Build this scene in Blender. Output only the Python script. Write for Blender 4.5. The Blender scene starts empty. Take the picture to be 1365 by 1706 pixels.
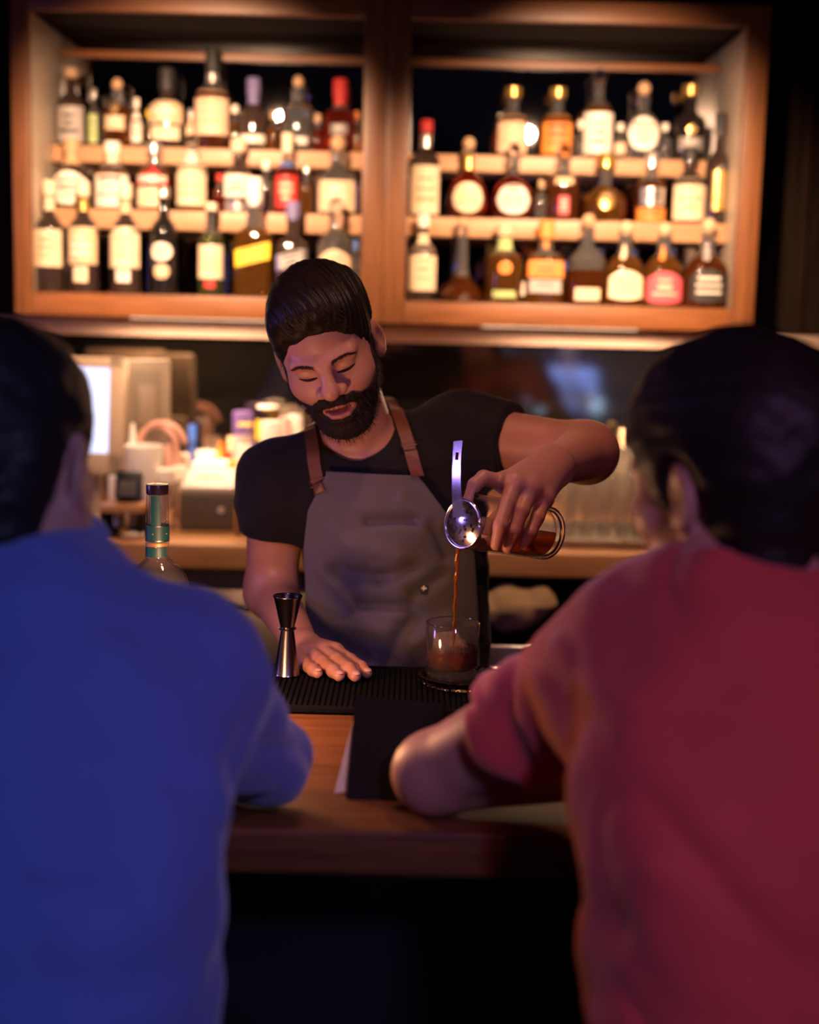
import bpy, bmesh, math, random
import numpy as np
from mathutils import Vector, Matrix
random.seed(7)
sc = bpy.context.scene
COL = sc.collection
PI = math.pi

# ------------------------------------------------------------ camera
F_PX, PITCH, ROLL, CAM_Z = 2369.4, math.radians(8.5), math.radians(1.4), 1.64
_r0 = np.array([1., 0, 0]); _u0 = np.array([0, math.sin(PITCH), math.cos(PITCH)]); _f = np.array([0, math.cos(PITCH), -math.sin(PITCH)])
_cr, _sr = math.cos(ROLL), math.sin(ROLL)
_right = _cr * _r0 + _sr * _u0
_up = -_sr * _r0 + _cr * _u0
def ray(px, py):
    return _f + _right * ((px - 682.5) / F_PX) + _up * ((853 - py) / F_PX)
def at(px, py, Y):
    """world point seen at a photo pixel, at the real distance Y in front of the camera"""
    d = ray(px, py); d = d * (Y / d[1])
    return Vector((d[0], d[1], d[2] + CAM_Z))
cam_d = bpy.data.cameras.new('camera'); cam = bpy.data.objects.new('camera', cam_d); COL.objects.link(cam)
m = Matrix.Identity(4)
for i in range(3):
    m[i][0] = _right[i]; m[i][1] = _up[i]; m[i][2] = -_f[i]
m[2][3] = CAM_Z
cam.matrix_world = m
cam_d.sensor_fit = 'VERTICAL'; cam_d.sensor_height = 36; cam_d.sensor_width = 36; cam_d.lens = 50
cam_d.dof.use_dof = True; cam_d.dof.focus_distance = 2.12; cam_d.dof.aperture_fstop = 1.9
cam_d.clip_start = .02
sc.camera = cam

# ------------------------------------------------------------ world, lights, exposure
w = bpy.data.worlds.new('night'); sc.world = w; w.use_nodes = True
w.node_tree.nodes['Background'].inputs[0].default_value = (.5, .4, .6, 1)
w.node_tree.nodes['Background'].inputs[1].default_value = .001
sc.view_settings.view_transform = 'Standard'; sc.view_settings.look = 'None'
sc.view_settings.exposure = 0; sc.view_settings.gamma = 1; sc.view_settings.use_curve_mapping = False
sc.cycles.use_denoising = True
sc.cycles.caustics_reflective = False; sc.cycles.caustics_refractive = False
sc.cycles.max_bounces = 12; sc.cycles.transmission_bounces = 10; sc.cycles.transparent_max_bounces = 24
sc.cycles.sample_clamp_indirect = 6

def light(name, kind, loc, target, energy, color, size=.05, spot=70, blend=.6, size_y=None):
    d = bpy.data.lights.new(name, kind); d.energy = energy; d.color = color
    if kind == 'AREA':
        d.size = size
        if size_y: d.shape = 'RECTANGLE'; d.size_y = size_y
    else:
        d.shadow_soft_size = size
    if kind == 'SPOT': d.spot_size = math.radians(spot); d.spot_blend = blend
    o = bpy.data.objects.new(name, d); COL.objects.link(o); o.location = loc
    o.rotation_euler = (Vector(target) - Vector(loc)).to_track_quat('-Z', 'Y').to_euler()
    return o
WARM = (1, .62, .34)
def mirrored(px, py, y, wall=4.03):      # where a lamp must hang for its mirror image to show at a pixel
    v = at(px, py, 2 * wall - y); return (v.x, y, v.z)
SPOTS = [mirrored(465, 198, 2.62), mirrored(881, 222, 2.62)]
for i, L in enumerate(SPOTS):
    light('shelf_spot', 'SPOT', L, (L[0] * 1.12, 3.85, 1.80), 250, (1, .60, .36), .021, 60, .9)
    light('aisle_spot', 'SPOT', (L[0] * 1.3, 2.75, 2.6), (L[0] * 1.3, 3.44, 1.0), 75, (1, .58, .30), .05, 62, .9)
for cx in (-.60, .50):
    light('counter_light', 'AREA', (cx, 3.90, 1.572), (cx, 3.80, 1.0), 16, (1, .60, .35), .40, size_y=.03)
light('bar_downlight', 'SPOT', (.10, 1.90, 2.68), (.04, 2.10, 1.1), 31, (1, .47, .28), .07, 62, .9)
light('added_candle', 'POINT', (-.27, 1.80, 1.19), (0, 0, 0), 6.2, (1, .46, .22), .04)  # added warm fill on the bartender from low left, source unseen
light('violet_wash', 'SPOT', (-.13, .85, 2.62), (-.03, 2.25, 1.35), 4, (.62, .34, 1), .06, 60, .8)
light('violet_panel_light', 'SPOT', (-2.8, 1.75, 1.75), (-.1, 1.95, 1.4), 70, (.42, .26, 1), .2, 34, .9)
light('blue_wash', 'SPOT', (.75, -1.1, 2.65), (-.40, 1.2, 1.15), 110, (.30, .37, 1), .12, 44, .9)
light('magenta_wash', 'SPOT', (.55, -.7, 2.7), (.40, 1.2, 1.38), 34, (1, .20, .40), .12, 42, .9)
light('lounge_light', 'SPOT', (1.2, -3.0, 2.8), (1.2, -4.4, .8), 1500, (.30, .42, 1), .1, 75, .7)

# ------------------------------------------------------------ materials
def new_mat(name):
    mt = bpy.data.materials.new(name); mt.use_nodes = True
    nt = mt.node_tree; b = nt.nodes['Principled BSDF']
    return mt, nt, b
def coords(nt, scale=(1, 1, 1), kind='Object'):
    tc = nt.nodes.new('ShaderNodeTexCoord'); mp = nt.nodes.new('ShaderNodeMapping')
    mp.inputs['Scale'].default_value = scale
    nt.links.new(tc.outputs[kind], mp.inputs['Vector'])
    return mp.outputs['Vector']
def mixcol(nt, fac, c1, c2):
    r = nt.nodes.new('ShaderNodeMix'); r.data_type = 'RGBA'
    if fac is not None: nt.links.new(fac, r.inputs['Factor'])
    for k, c in ((6, c1), (7, c2)):
        if isinstance(c, tuple): r.inputs[k].default_value = (*c, 1)
        else: nt.links.new(c, r.inputs[k])
    return r.outputs[2], r
def noise(nt, vec, scale, detail=4, rough=.55):
    n = nt.nodes.new('ShaderNodeTexNoise'); n.inputs['Scale'].default_value = scale
    n.inputs['Detail'].default_value = detail; n.inputs['Roughness'].default_value = rough
    if vec: nt.links.new(vec, n.inputs['Vector'])
    return n.outputs['Fac']
def bump(nt, b, h, strength, dist=.002):
    bp = nt.nodes.new('ShaderNodeBump'); bp.inputs['Strength'].default_value = strength; bp.inputs['Distance'].default_value = dist
    nt.links.new(h, bp.inputs['Height']); nt.links.new(bp.outputs['Normal'], b.inputs['Normal'])
_cache = {}
def plain(name, col, rough=.5, metal=0, spec=.5, var=.08, nscale=40, bumpk=0):
    key = (name, col, rough, metal)
    if key in _cache: return _cache[key]
    mt, nt, b = new_mat(name)
    v = coords(nt); f = noise(nt, v, nscale)
    c, _ = mixcol(nt, f, tuple(x * (1 - var) for x in col), tuple(min(1, x * (1 + var)) for x in col))
    nt.links.new(c, b.inputs['Base Color'])
    b.inputs['Roughness'].default_value = rough; b.inputs['Metallic'].default_value = metal
    b.inputs['Specular IOR Level'].default_value = spec
    if bumpk: bump(nt, b, f, bumpk)
    _cache[key] = mt
    return mt
def wood(name, c1, c2, axis=0, rough=.4, scale=1.0, spec=.5):
    mt, nt, b = new_mat(name); b.inputs['Specular IOR Level'].default_value = spec
    s = [22 * scale] * 3; s[axis] = 1.6 * scale
    v = coords(nt, tuple(s))
    f = noise(nt, v, 3.0, 6, .6)
    s2 = [160 * scale] * 3; s2[axis] = 5 * scale
    f2 = noise(nt, coords(nt, tuple(s2)), 2.0, 3)
    ramp = nt.nodes.new('ShaderNodeValToRGB'); nt.links.new(f, ramp.inputs[0])
    ramp.color_ramp.elements[0].position = .32; ramp.color_ramp.elements[0].color = (*c1, 1)
    ramp.color_ramp.elements[1].position = .70; ramp.color_ramp.elements[1].color = (*c2, 1)
    c, mx = mixcol(nt, f2, tuple(x * .8 for x in c1), (1, 1, 1)); mx.blend_type = 'MIX'
    mul = nt.nodes.new('ShaderNodeMix'); mul.data_type = 'RGBA'; mul.blend_type = 'MULTIPLY'; mul.inputs[0].default_value = .35
    nt.links.new(ramp.outputs[0], mul.inputs[6]); nt.links.new(c, mul.inputs[7])
    nt.links.new(mul.outputs[2], b.inputs['Base Color'])
    b.inputs['Roughness'].default_value = rough
    bump(nt, b, f2, .12, .001)
    return mt
def fabric(name, col, weave=900, rough=.9, var=.18, sheen=.25):
    mt, nt, b = new_mat(name)
    v = coords(nt)
    f = noise(nt, v, weave, 2); g = noise(nt, v, 25, 3)
    c, _ = mixcol(nt, f, tuple(x * (1 - var) for x in col), tuple(min(1, x * (1 + var)) for x in col))
    c2, mx = mixcol(nt, g, c, tuple(x * .9 for x in col)); 
    nt.links.new(c2, b.inputs['Base Color'])
    b.inputs['Roughness'].default_value = rough; b.inputs['Specular IOR Level'].default_value = .2
    b.inputs['Sheen Weight'].default_value = sheen
    bump(nt, b, f, .25, .0006)
    return mt
def glass(name, col=(1, 1, 1), rough=.0, ior=1.45, fill=None, clear=(.93, .93, .92), trans=1.0):
    """fill: share of the height below which the bottle holds liquid of colour col"""
    key = ('glass', name)
    if key in _cache: return _cache[key]
    mt, nt, b = new_mat(name)
    b.inputs['Transmission Weight'].default_value = trans; b.inputs['Roughness'].default_value = rough; b.inputs['IOR'].default_value = ior
    tc = nt.nodes.new('ShaderNodeTexCoord'); sp = nt.nodes.new('ShaderNodeSeparateXYZ'); nt.links.new(tc.outputs['Generated'], sp.inputs[0])
    rp = nt.nodes.new('ShaderNodeValToRGB'); nt.links.new(sp.outputs['Z'], rp.inputs[0])
    fl = 2 if fill is None else fill
    e = rp.color_ramp.elements; rp.color_ramp.interpolation = 'CONSTANT'
    e[0].position = 0; e[0].color = (*col, 1); e[1].position = min(1, fl); e[1].color = (*(clear if fill is not None else col), 1)
    nt.links.new(rp.outputs[0], b.inputs['Base Color'])
    _cache[key] = mt
    return mt
def thin(name, col, ior=1.45, diff=0.0, dcol=(1, 1, 1), rough=.02):
    """clear walls that let the light of the lamps through: tinted transparency, a glossy skin, a little cloudiness"""
    key = ('thin', name)
    if key in _cache: return _cache[key]
    mt, nt, b = new_mat(name); nt.nodes.remove(b); out = nt.nodes['Material Output']
    tr = nt.nodes.new('ShaderNodeBsdfTransparent'); gl = nt.nodes.new('ShaderNodeBsdfGlossy'); gl.inputs['Roughness'].default_value = rough
    v = coords(nt); f = noise(nt, v, 60, 2); c, _ = mixcol(nt, f, tuple(x * .97 for x in col), col); nt.links.new(c, tr.inputs[0])
    lw = nt.nodes.new('ShaderNodeLayerWeight'); lw.inputs[0].default_value = .5
    pw = nt.nodes.new('ShaderNodeMath'); pw.operation = 'POWER'; pw.inputs[1].default_value = 3.0; nt.links.new(lw.outputs['Facing'], pw.inputs[0])
    fr = nt.nodes.new('ShaderNodeMath'); fr.operation = 'MULTIPLY_ADD'; fr.inputs[1].default_value = .75; fr.inputs[2].default_value = ((ior - 1) / (ior + 1)) ** 2; nt.links.new(pw.outputs[0], fr.inputs[0])
    sh = tr.outputs[0]
    if diff:
        df = nt.nodes.new('ShaderNodeBsdfDiffuse'); df.inputs[0].default_value = (*dcol, 1)
        m0 = nt.nodes.new('ShaderNodeMixShader'); m0.inputs[0].default_value = diff; nt.links.new(sh, m0.inputs[1]); nt.links.new(df.outputs[0], m0.inputs[2]); sh = m0.outputs[0]
    m1 = nt.nodes.new('ShaderNodeMixShader'); nt.links.new(fr.outputs[0], m1.inputs[0]); nt.links.new(sh, m1.inputs[1]); nt.links.new(gl.outputs[0], m1.inputs[2])
    nt.links.new(m1.outputs[0], out.inputs[0]); _cache[key] = mt
    return mt
def emit(name, col, strength, base=(.1, .1, .1)):
    mt, nt, b = new_mat(name)
    v = coords(nt); f = noise(nt, v, 30)
    c, _ = mixcol(nt, f, tuple(x * .96 for x in col), col)
    nt.links.new(c, b.inputs['Emission Color']); b.inputs['Emission Strength'].default_value = strength
    b.inputs['Base Color'].default_value = (*base, 1)
    return mt
M = dict(
    walnut=wood('cabinet wood', (.20, .072, .022), (.34, .130, .042), 0, .42),
    walnut_v=wood('cabinet wood upright', (.19, .070, .023), (.32, .125, .043), 2, .42),
    shelfwood=wood('pale shelf wood', (.46, .25, .13), (.60, .36, .20), 0, .45),
    counterwood=wood('back counter wood', (.50, .25, .10), (.66, .36, .16), 0, .35),
    barwood=wood('bar top wood', (.10, .036, .013), (.21, .080, .028), 0, .5, spec=.22),
    darkwood=wood('dark panel wood', (.012, .007, .005), (.028, .016, .010), 2, .8, spec=.1),
    floorwood=wood('dark floorboards', (.03, .018, .012), (.06, .035, .022), 1, .5),
    ceil=plain('dark ceiling paint', (.02, .018, .02), .9),
    plaster=plain('dark plaster', (.03, .024, .022), .85),
    black=plain('black plastic', (.012, .012, .013), .4),
    rubber=plain('black rubber', (.003, .003, .003), .85, 0, .10),
    steel=plain('brushed steel', (.55, .54, .53), .28, 1),
    chrome=plain('chrome', (.8, .8, .82), .08, 1),
    gunmetal=plain('gunmetal jigger', (.20, .18, .18), .22, 1),
    leather=plain('brown leather', (.16, .055, .026), .5, bumpk=.2),
    cream=plain('cream paper', (.78, .62, .40), .7),
    white=plain('white paper', (.85, .80, .74), .6),
    beige=plain('beige plastic', (.36, .27, .19), .5),
    grey=plain('light grey plastic', (.62, .58, .58), .5),
    dgrey=plain('dark grey plastic', (.10, .085, .08), .55),
    lite=emit('lamp glow', (1, .72, .45), 30),
)

# ------------------------------------------------------------ mesh helpers
def link(name, me, mat=None, parent=None, smooth=True):
    o = bpy.data.objects.new(name, me); COL.objects.link(o)
    for mm in ([mat] if not isinstance(mat, (list, tuple)) else mat):
        if mm: me.materials.append(mm)
    if parent: o.parent = parent; o.matrix_parent_inverse = parent_inv(parent)
    if smooth and len(me.polygons): me.polygons.foreach_set('use_smooth', [True] * len(me.polygons))
    return o
def world_of(o):
    lm = Matrix.LocRotScale(o.location, o.rotation_euler, o.scale)
    return lm if o.parent is None else world_of(o.parent) @ o.matrix_parent_inverse @ lm
def parent_inv(p): return world_of(p).inverted()
def from_bm(name, bm, mat, parent=None, smooth=False, auto=True):
    me = bpy.data.meshes.new(name); bmesh.ops.recalc_face_normals(bm, faces=bm.faces); bm.to_mesh(me); bm.free()
    o = link(name, me, mat, parent, smooth or auto)
    if auto:
        me.set_sharp_from_angle(angle=math.radians(38))
    return o
def from_py(name, V, Fc, mat, parent=None, smooth=True, sharp=None):
    me = bpy.data.meshes.new(name); me.from_pydata([tuple(v) for v in V], [], Fc); me.update()
    o = link(name, me, mat, parent, smooth)
    if sharp: me.set_sharp_from_angle(angle=math.radians(sharp))
    return o
def tag(o, label=None, cat=None, group=None, kind=None):
    if label: o['label'] = label
    if cat: o['category'] = cat
    if group: o['group'] = group
    if kind: o['kind'] = kind
    return o
def thing(name, label, cat, loc=(0, 0, 0), group=None, rz=0):
    o = bpy.data.objects.new(name, None); COL.objects.link(o); o.location = loc; o.empty_display_size = .05
    o.rotation_euler = (0, 0, rz)
    return tag(o, label, cat, group)
def struct(o, label=None): return tag(o, label, None, None, 'structure')
def bm_box(bm, lo, hi, bev=0, seg=2, mtx=None):
    lo, hi = Vector(lo), Vector(hi)
    t = bmesh.new(); bmesh.ops.create_cube(t, size=1)
    for v in t.verts: v.co = Vector(((v.co[i] + .5) * (hi[i] - lo[i]) + lo[i] for i in range(3)))
    if bev: bmesh.ops.bevel(t, geom=t.edges[:], offset=bev, segments=seg, affect='EDGES', profile=.6)
    if mtx: t.transform(mtx)
    me = bpy.data.meshes.new('t'); t.to_mesh(me); t.free(); bm.from_mesh(me); bpy.data.meshes.remove(me)
    return bm
def box(name, lo, hi, mat, parent=None, bev=.003, mtx=None):
    bm = bmesh.new(); bm_box(bm, lo, hi, bev, 2, mtx); return from_bm(name, bm, mat, parent)
def lathe_data(prof, seg=32, n=2.0, rx=1, ry=1, close=True):
    """prof: list of (z, r); superellipse exponent n; returns V, F"""
    V, Fc = [], []
    ex = 2.0 / n
    for z, r in prof:
        for k in range(seg):
            a = 2 * PI * k / seg; c, s = math.cos(a), math.sin(a)
            V.append((math.copysign(abs(c) ** ex, c) * r * rx, math.copysign(abs(s) ** ex, s) * r * ry, z))
    for i in range(len(prof) - 1):
        for k in range(seg):
            a, b = i * seg + k, i * seg + (k + 1) % seg
            Fc.append((a, b, b + seg, a + seg))
    if close:
        Fc.append(tuple(range(seg))[::-1]); Fc.append(tuple(range((len(prof) - 1) * seg, len(prof) * seg)))
    return V, Fc
def lathe(name, prof, mat, parent=None, loc=(0, 0, 0), seg=32, n=2.0, rx=1, ry=1, close=True, mtx=None, sharp=40):
    V, Fc = lathe_data(prof, seg, n, rx, ry, close)
    if mtx is not None: V = [tuple(mtx @ Vector(v)) for v in V]
    else: V = [(v[0] + loc[0], v[1] + loc[1], v[2] + loc[2]) for v in V]
    return from_py(name, V, Fc, mat, parent, True, sharp)
def tube_data(pts, rads, seg=8, cap=True):
    pts = [Vector(p) for p in pts]
    if not hasattr(rads, '__len__'): rads = [rads] * len(pts)
    V, Fc = [], []
    t0 = (pts[1] - pts[0]).normalized(); nrm = t0.orthogonal().normalized()
    for i, p in enumerate(pts):
        t = (pts[min(i + 1, len(pts) - 1)] - pts[max(i - 1, 0)]).normalized()
        nrm = (nrm - t * nrm.dot(t)).normalized(); b = t.cross(nrm)
        for k in range(seg):
            a = 2 * PI * k / seg
            V.append(p + (nrm * math.cos(a) + b * math.sin(a)) * rads[i])
    for i in range(len(pts) - 1):
        for k in range(seg):
            a, b = i * seg + k, i * seg + (k + 1) % seg
            Fc.append((a, b, b + seg, a + seg))
    if cap:
        Fc.append(tuple(range(seg))[::-1]); Fc.append(tuple(range((len(pts) - 1) * seg, len(pts) * seg)))
    return V, Fc
def tube(name, pts, rads, mat, parent=None, seg=8):
    V, Fc = tube_data(pts, rads, seg); return from_py(name, V, Fc, mat, parent)
def merge(parts):
    V, Fc = [], []
    for v, f in parts:
        o = len(V); V += [tuple(x) for x in v]; Fc += [tuple(i + o for i in q) for q in f]
    return V, Fc
def spline(pts, n=24):
    """Catmull-Rom through points"""
    P = [np.array(p, float) for p in pts]; P = [2 * P[0] - P[1]] + P + [2 * P[-1] - P[-2]]
    out = []; segs = len(P) - 3
    for j in range(n + 1):
        t = j / n * segs; i = min(int(t), segs - 1); t -= i
        a, b, c, d = P[i:i + 4]
        out.append(Vector(.5 * ((2 * b) + (-a + c) * t + (2 * a - 5 * b + 4 * c - d) * t * t + (-a + 3 * b - 3 * c + d) * t ** 3)))
    return out
# ------------------------------------------------------------ room
BAR_Z, MAT_Z = 1.07, 1.078
CNT_Z, CNT_Y = 1.04, 3.40
WALL_Y = 4.06
XL, XR, YB = -2.9, 2.9, -6.0
struct(box('floor', (XL, YB, -.05), (XR, WALL_Y + .1, 0), M['floorwood'], bev=0))
struct(box('ceiling', (XL, YB, 2.9), (XR, WALL_Y + .1, 2.95), M['ceil'], bev=0))
struct(box('wall_left', (XL - .1, YB, 0), (XL, WALL_Y + .1, 2.9), M['plaster'], bev=0))
struct(box('wall_right', (XR, YB, 0), (XR + .1, WALL_Y + .1, 2.9), M['plaster'], bev=0))
struct(box('wall_front', (XL, YB - .1, 0), (XR, YB, 2.9), M['plaster'], bev=0))
struct(box('wall_back', (XL, WALL_Y, 0), (XR, WALL_Y + .1, 2.9), M['darkwood'], bev=0))
# dark smoked mirror splashback behind the counter
mt, nt, b = new_mat('smoked mirror'); v = coords(nt, (3, 3, 9)); f = noise(nt, v, 2.5, 5)
c, _ = mixcol(nt, f, (.12, .10, .085), (.30, .26, .22)); nt.links.new(c, b.inputs['Base Color'])
b.inputs['Metallic'].default_value = .98; b.inputs['Roughness'].default_value = .05
M['smoke'] = mt
mt, nt, b = new_mat('cabinet mirror'); v = coords(nt); f = noise(nt, v, 3, 3)
c, _ = mixcol(nt, f, (.58, .56, .56), (.66, .63, .62)); nt.links.new(c, b.inputs['Base Color'])
b.inputs['Metallic'].default_value = 1; b.inputs['Roughness'].default_value = .012
M['mirror'] = mt
tag(box('splashback_mirror', (-1.35, WALL_Y - .012, CNT_Z), (1.25, WALL_Y - .001, 1.52), M['smoke'], bev=0),
    'dark smoked mirror splashback behind the back counter', 'mirror')
struct(box('trim_1', (-1.35, WALL_Y - .03, 1.52), (1.25, WALL_Y - .001, 1.565), plain('pale plaster ledge', (.62, .46, .38), .6), bev=.004))
# upright panels on the dark wall right of the cabinets
for i, px in enumerate((1345, 1420)):
    x = at(px, 300, WALL_Y - .02).x
    struct(box('trim_%d' % (i + 2), (x - .012, WALL_Y - .02, 1.04), (x + .012, WALL_Y - .001, 2.9), wood('panel batten', (.02, .010, .006), (.04, .02, .012), 2, spec=.1), bev=.002))

# ------------------------------------------------------------ wall cabinets
CF = 3.70                       # face of the cabinets
Z1 = at(330, 493, CF).z; ZB = at(330, 531, CF).z; ZT = at(330, 22, CF).z; ZTT = at(330, -14, CF).z
Z2, Z2b = at(330, 352, 3.83).z, at(330, 384, 3.83).z
Z3, Z3b = at(330, 247, 3.93).z, at(330, 275, 3.93).z
TY = [3.775, 3.885, 3.975]      # where bottles of each tier stand
TZ = [Z1, Z2, Z3]
xl0, xl1 = at(25, 530, CF).x, at(52, 400, CF).x
xm0, xm1 = at(601, 400, CF).x, at(677, 400, CF).x
xr0, xr1 = at(1222, 490, CF).x, at(1258, 490, CF).x
xmid = (xm0 + xm1) / 2
def cabinet(label, x0, xi0, xi1, x1):
    t = thing('bottle_cabinet', label, 'cabinet', ((x0 + x1) / 2, CF, ZB), 'wooden bottle cabinets on the back wall')
    W = M['walnut_v']; H = M['walnut']; yb = WALL_Y - .002
    box('stile', (x0, CF, ZB), (xi0, CF + .025, ZTT), W, t); box('stile', (xi1, CF, ZB), (x1, CF + .025, ZTT), W, t)
    box('bottom_rail', (xi0, CF, ZB), (xi1, CF + .025, Z1), H, t); box('top_rail', (xi0, CF, ZT), (xi1, CF + .025, ZTT), H, t)
    box('side_panel', (x0 + .004, CF + .025, ZB), (xi0 - .012, yb, ZTT), W, t, .001)
    box('side_panel', (xi1 + .012, CF + .025, ZB), (x1 - .004, yb, ZTT), W, t, .001)
    sp = plain('pale cabinet lining', (.55, .46, .36), .35)
    box('side_lining', (xi0 - .011, CF + .026, Z1), (xi0 - .003, yb - .01, ZT), sp, t, .0005)
    box('side_lining', (xi1 + .003, CF + .026, Z1), (xi1 + .011, yb - .01, ZT), sp, t, .0005)
    box('top_panel', (xi0 - .012, CF + .025, ZT + .01), (xi1 + .012, yb, ZT + .03), M['darkwood'], t, .001)
    box('floor_board', (xi0 - .003, CF + .0255, Z1 - .02), (xi1 + .003, yb - .012, Z1), M['walnut'], t, .001)
    box('mirror_back', (xi0 - .003, yb - .01, Z1), (xi1 + .003, yb - .002, ZT), M['mirror'], t, 0)
    zt = at(330, 93, yb - .02).z
    box('mirror_rail', (xi0 - .002, yb - .025, zt - .012), (xi1 + .002, yb - .011, zt + .008), M['walnut'], t, .001)
    a = box('shelf', (xi0 - .002, 3.83, Z2b), (xi1 + .002, 3.929, Z2), M['shelfwood'], t)
    b_ = box('shelf', (xi0 - .002, 3.93, Z3b), (xi1 + .002, yb - .0105, Z3), M['shelfwood'], t)
    lb = box('light_bar', ((x0 + x1) / 2 - .22, 3.87, ZB - .004), ((x0 + x1) / 2 + .22, 3.93, ZB + .01), M['steel'], t, .002)
    box('diffuser', ((x0 + x1) / 2 - .21, 3.88, ZB - .0055), ((x0 + x1) / 2 + .21, 3.92, ZB - .004), emit('light strip', (1, .66, .42), 4), lb, 0)
    box('bottom_panel', (x0 + .02, CF + .03, ZB + .005), (x1 - .02, 3.869, ZB + .02), M['darkwood'], t, .001)
    return t
cabinet('left wooden bottle cabinet, ending with slanted yellow and silver label bottles', xl0, xl1, xm0, xmid - .0005)
cabinet('right wooden bottle cabinet holding the round red and black labelled bottles', xmid + .0005, xm1, xr0, xr1)

# ------------------------------------------------------------ spotlights that light the shelves
for i, L in enumerate(SPOTS):
    t = thing('track_spotlight', ('black ceiling spotlight aimed at the left cabinet', 'black ceiling spotlight aimed at the right cabinet')[i], 'lamp', (L[0], L[1], 2.9), 'ceiling spotlights')
    d = (Vector((L[0] * 1.1, 3.85, 1.86)) - Vector(L)).normalized()
    q = d.to_track_quat('Z', 'Y').to_matrix().to_4x4(); mm = Matrix.Translation(Vector(L) - d * .04) @ q
    lathe('canopy', [(2.885, .05), (2.8995, .05)], M['black'], t, (L[0], L[1], 0))
    lathe('stem', [(L[2] + .04, .006), (2.886, .006)], M['black'], t, (L[0], L[1] - .03, 0), 12)
    lathe('lamp_head', [(-.09, .02), (-.08, .030), (.03, .034), (.03, .031), (-.02, .024), (-.02, .0)], M['black'], t, seg=24, close=False, mtx=mm)
    lathe('bulb', [(-.018, .001), (-.016, .012), (-.010, .018), (-.004, .012), (-.002, .001)], M['lite'], t, seg=20, mtx=mm)

# violet light panel on the left wall
t = thing('wall_light', 'violet light panel on the left wall of the room', 'lamp', (XL, 1.75, 1.75))
box('housing', (XL + .001, 1.48, 1.48), (XL + .05, 2.02, 2.02), M['black'], t, .006)
box('diffuser', (XL + .05, 1.50, 1.50), (XL + .056, 2.00, 2.00), emit('violet panel', (.45, .28, 1), 9), t, .001)

# ------------------------------------------------------------ bar
bar = thing('bar_counter', 'long brown wooden bar with a thick top and black front', 'bar', (0, 1.8, 0))
bm = bmesh.new(); bm_box(bm, (-2.6, 1.47, BAR_Z - .052), (2.6, 2.14, BAR_Z), .006, 3); from_bm('bar_top', bm, M['barwood'], bar)
box('front_panel', (-2.6, 1.80, .1), (2.6, 1.84, BAR_Z - .052), M['black'], bar)
box('plinth', (-2.6, 1.84, 0), (2.6, 2.1, .1), M['black'], bar)
box('back_panel', (-2.6, 2.06, .1), (2.6, 2.1, BAR_Z - .052), M['black'], bar)
# ribbed bar mat
bm = bmesh.new(); x0, x1, y0, y1 = -.47, .46, at(540, 1193, 1.9).y, 2.135
bm_box(bm, (x0, y0, BAR_Z), (x1, y1, BAR_Z + .004), .001)
bm_box(bm, (x0, y0, BAR_Z), (x1, y0 + .012, MAT_Z + .002), .001); bm_box(bm, (x0, y1 - .010, BAR_Z), (x1, y1, MAT_Z + .002), .001)
bm_box(bm, (x0, y0, BAR_Z), (x0 + .012, y1, MAT_Z + .002), .001); bm_box(bm, (x1 - .012, y0, BAR_Z), (x1, y1, MAT_Z + .002), .001)
k = x0 + .016
while k < x1 - .016:
    bm_box(bm, (k, y0 + .012, BAR_Z + .003), (k + .005, y1 - .010, MAT_Z)); k += .008
tag(from_bm('bar_mat', bm, M['rubber']), 'black ribbed rubber bar mat along the back edge of the bar top', 'bar mat')

# ------------------------------------------------------------ back counter
bc = thing('back_counter', 'orange-lit wooden back counter below the bottle cabinets', 'counter', (0, 3.7, 0))
bm = bmesh.new(); bm_box(bm, (-1.9, CNT_Y, CNT_Z - .062), (1.9, WALL_Y - .013, CNT_Z), .006, 3); from_bm('worktop', bm, M['counterwood'], bc)
box('back_panel', (-1.9, 3.98, 0), (1.9, 4.03, CNT_Z - .062), M['darkwood'], bc)
for x in (-1.86, -.14, .02, 1.86):
    box('upright', (x - .02, CNT_Y + .04, 0), (x + .02, 3.98, CNT_Z - .062), M['darkwood'], bc)
box('bottom_shelf', (.04, CNT_Y + .06, .10), (1.84, 3.98, .13), M['darkwood'], bc)
fr = thing('undercounter_fridge', 'low steel fridge under the back counter, left of the bartender', 'fridge', (-1.0, 3.5, 0))
box('body', (-1.80, CNT_Y + .07, .005), (-.18, 3.96, CNT_Z - .075), M['dgrey'], fr)
for k in range(2):
    x0 = -1.79 + k * .81
    d = box('door', (x0, CNT_Y + .045, .1), (x0 + .79, CNT_Y + .069, CNT_Z - .12), M['steel'], fr, .004)
    box('handle', (x0 + .08, CNT_Y + .02, CNT_Z - .17), (x0 + .71, CNT_Y + .035, CNT_Z - .15), M['chrome'], d, .004)
# ------------------------------------------------------------ signed-distance modelling of the people
f32 = np.float32
def A(*v): return np.array(v, f32)
def ln(p): return np.sqrt((p * p).sum(1))
def sph(P, c, r): return ln(P - np.asarray(c, f32)) - f32(r)
def ell(P, c, r, Rm=None):
    q = P - np.asarray(c, f32)
    if Rm is not None: q = q @ np.asarray(Rm, f32).T
    r = np.asarray(r, f32); k0 = ln(q / r); k1 = ln(q / (r * r)) + f32(1e-9)
    return k0 * (k0 - 1) / k1
def cap(P, a, b, r1, r2):
    a = np.asarray(a, f32); b = np.asarray(b, f32); ba = b - a; pa = P - a
    t = np.clip(pa @ ba / (ba @ ba), 0, 1)
    return ln(pa - t[:, None] * ba) - (f32(r1) + f32(r2 - r1) * t)
def chain(P, pts, rs, k=.008):
    d = None
    for i in range(len(pts) - 1):
        e = cap(P, pts[i], pts[i + 1], rs[i], rs[i + 1]); d = e if d is None else smin(d, e, k)
    return d
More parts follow.
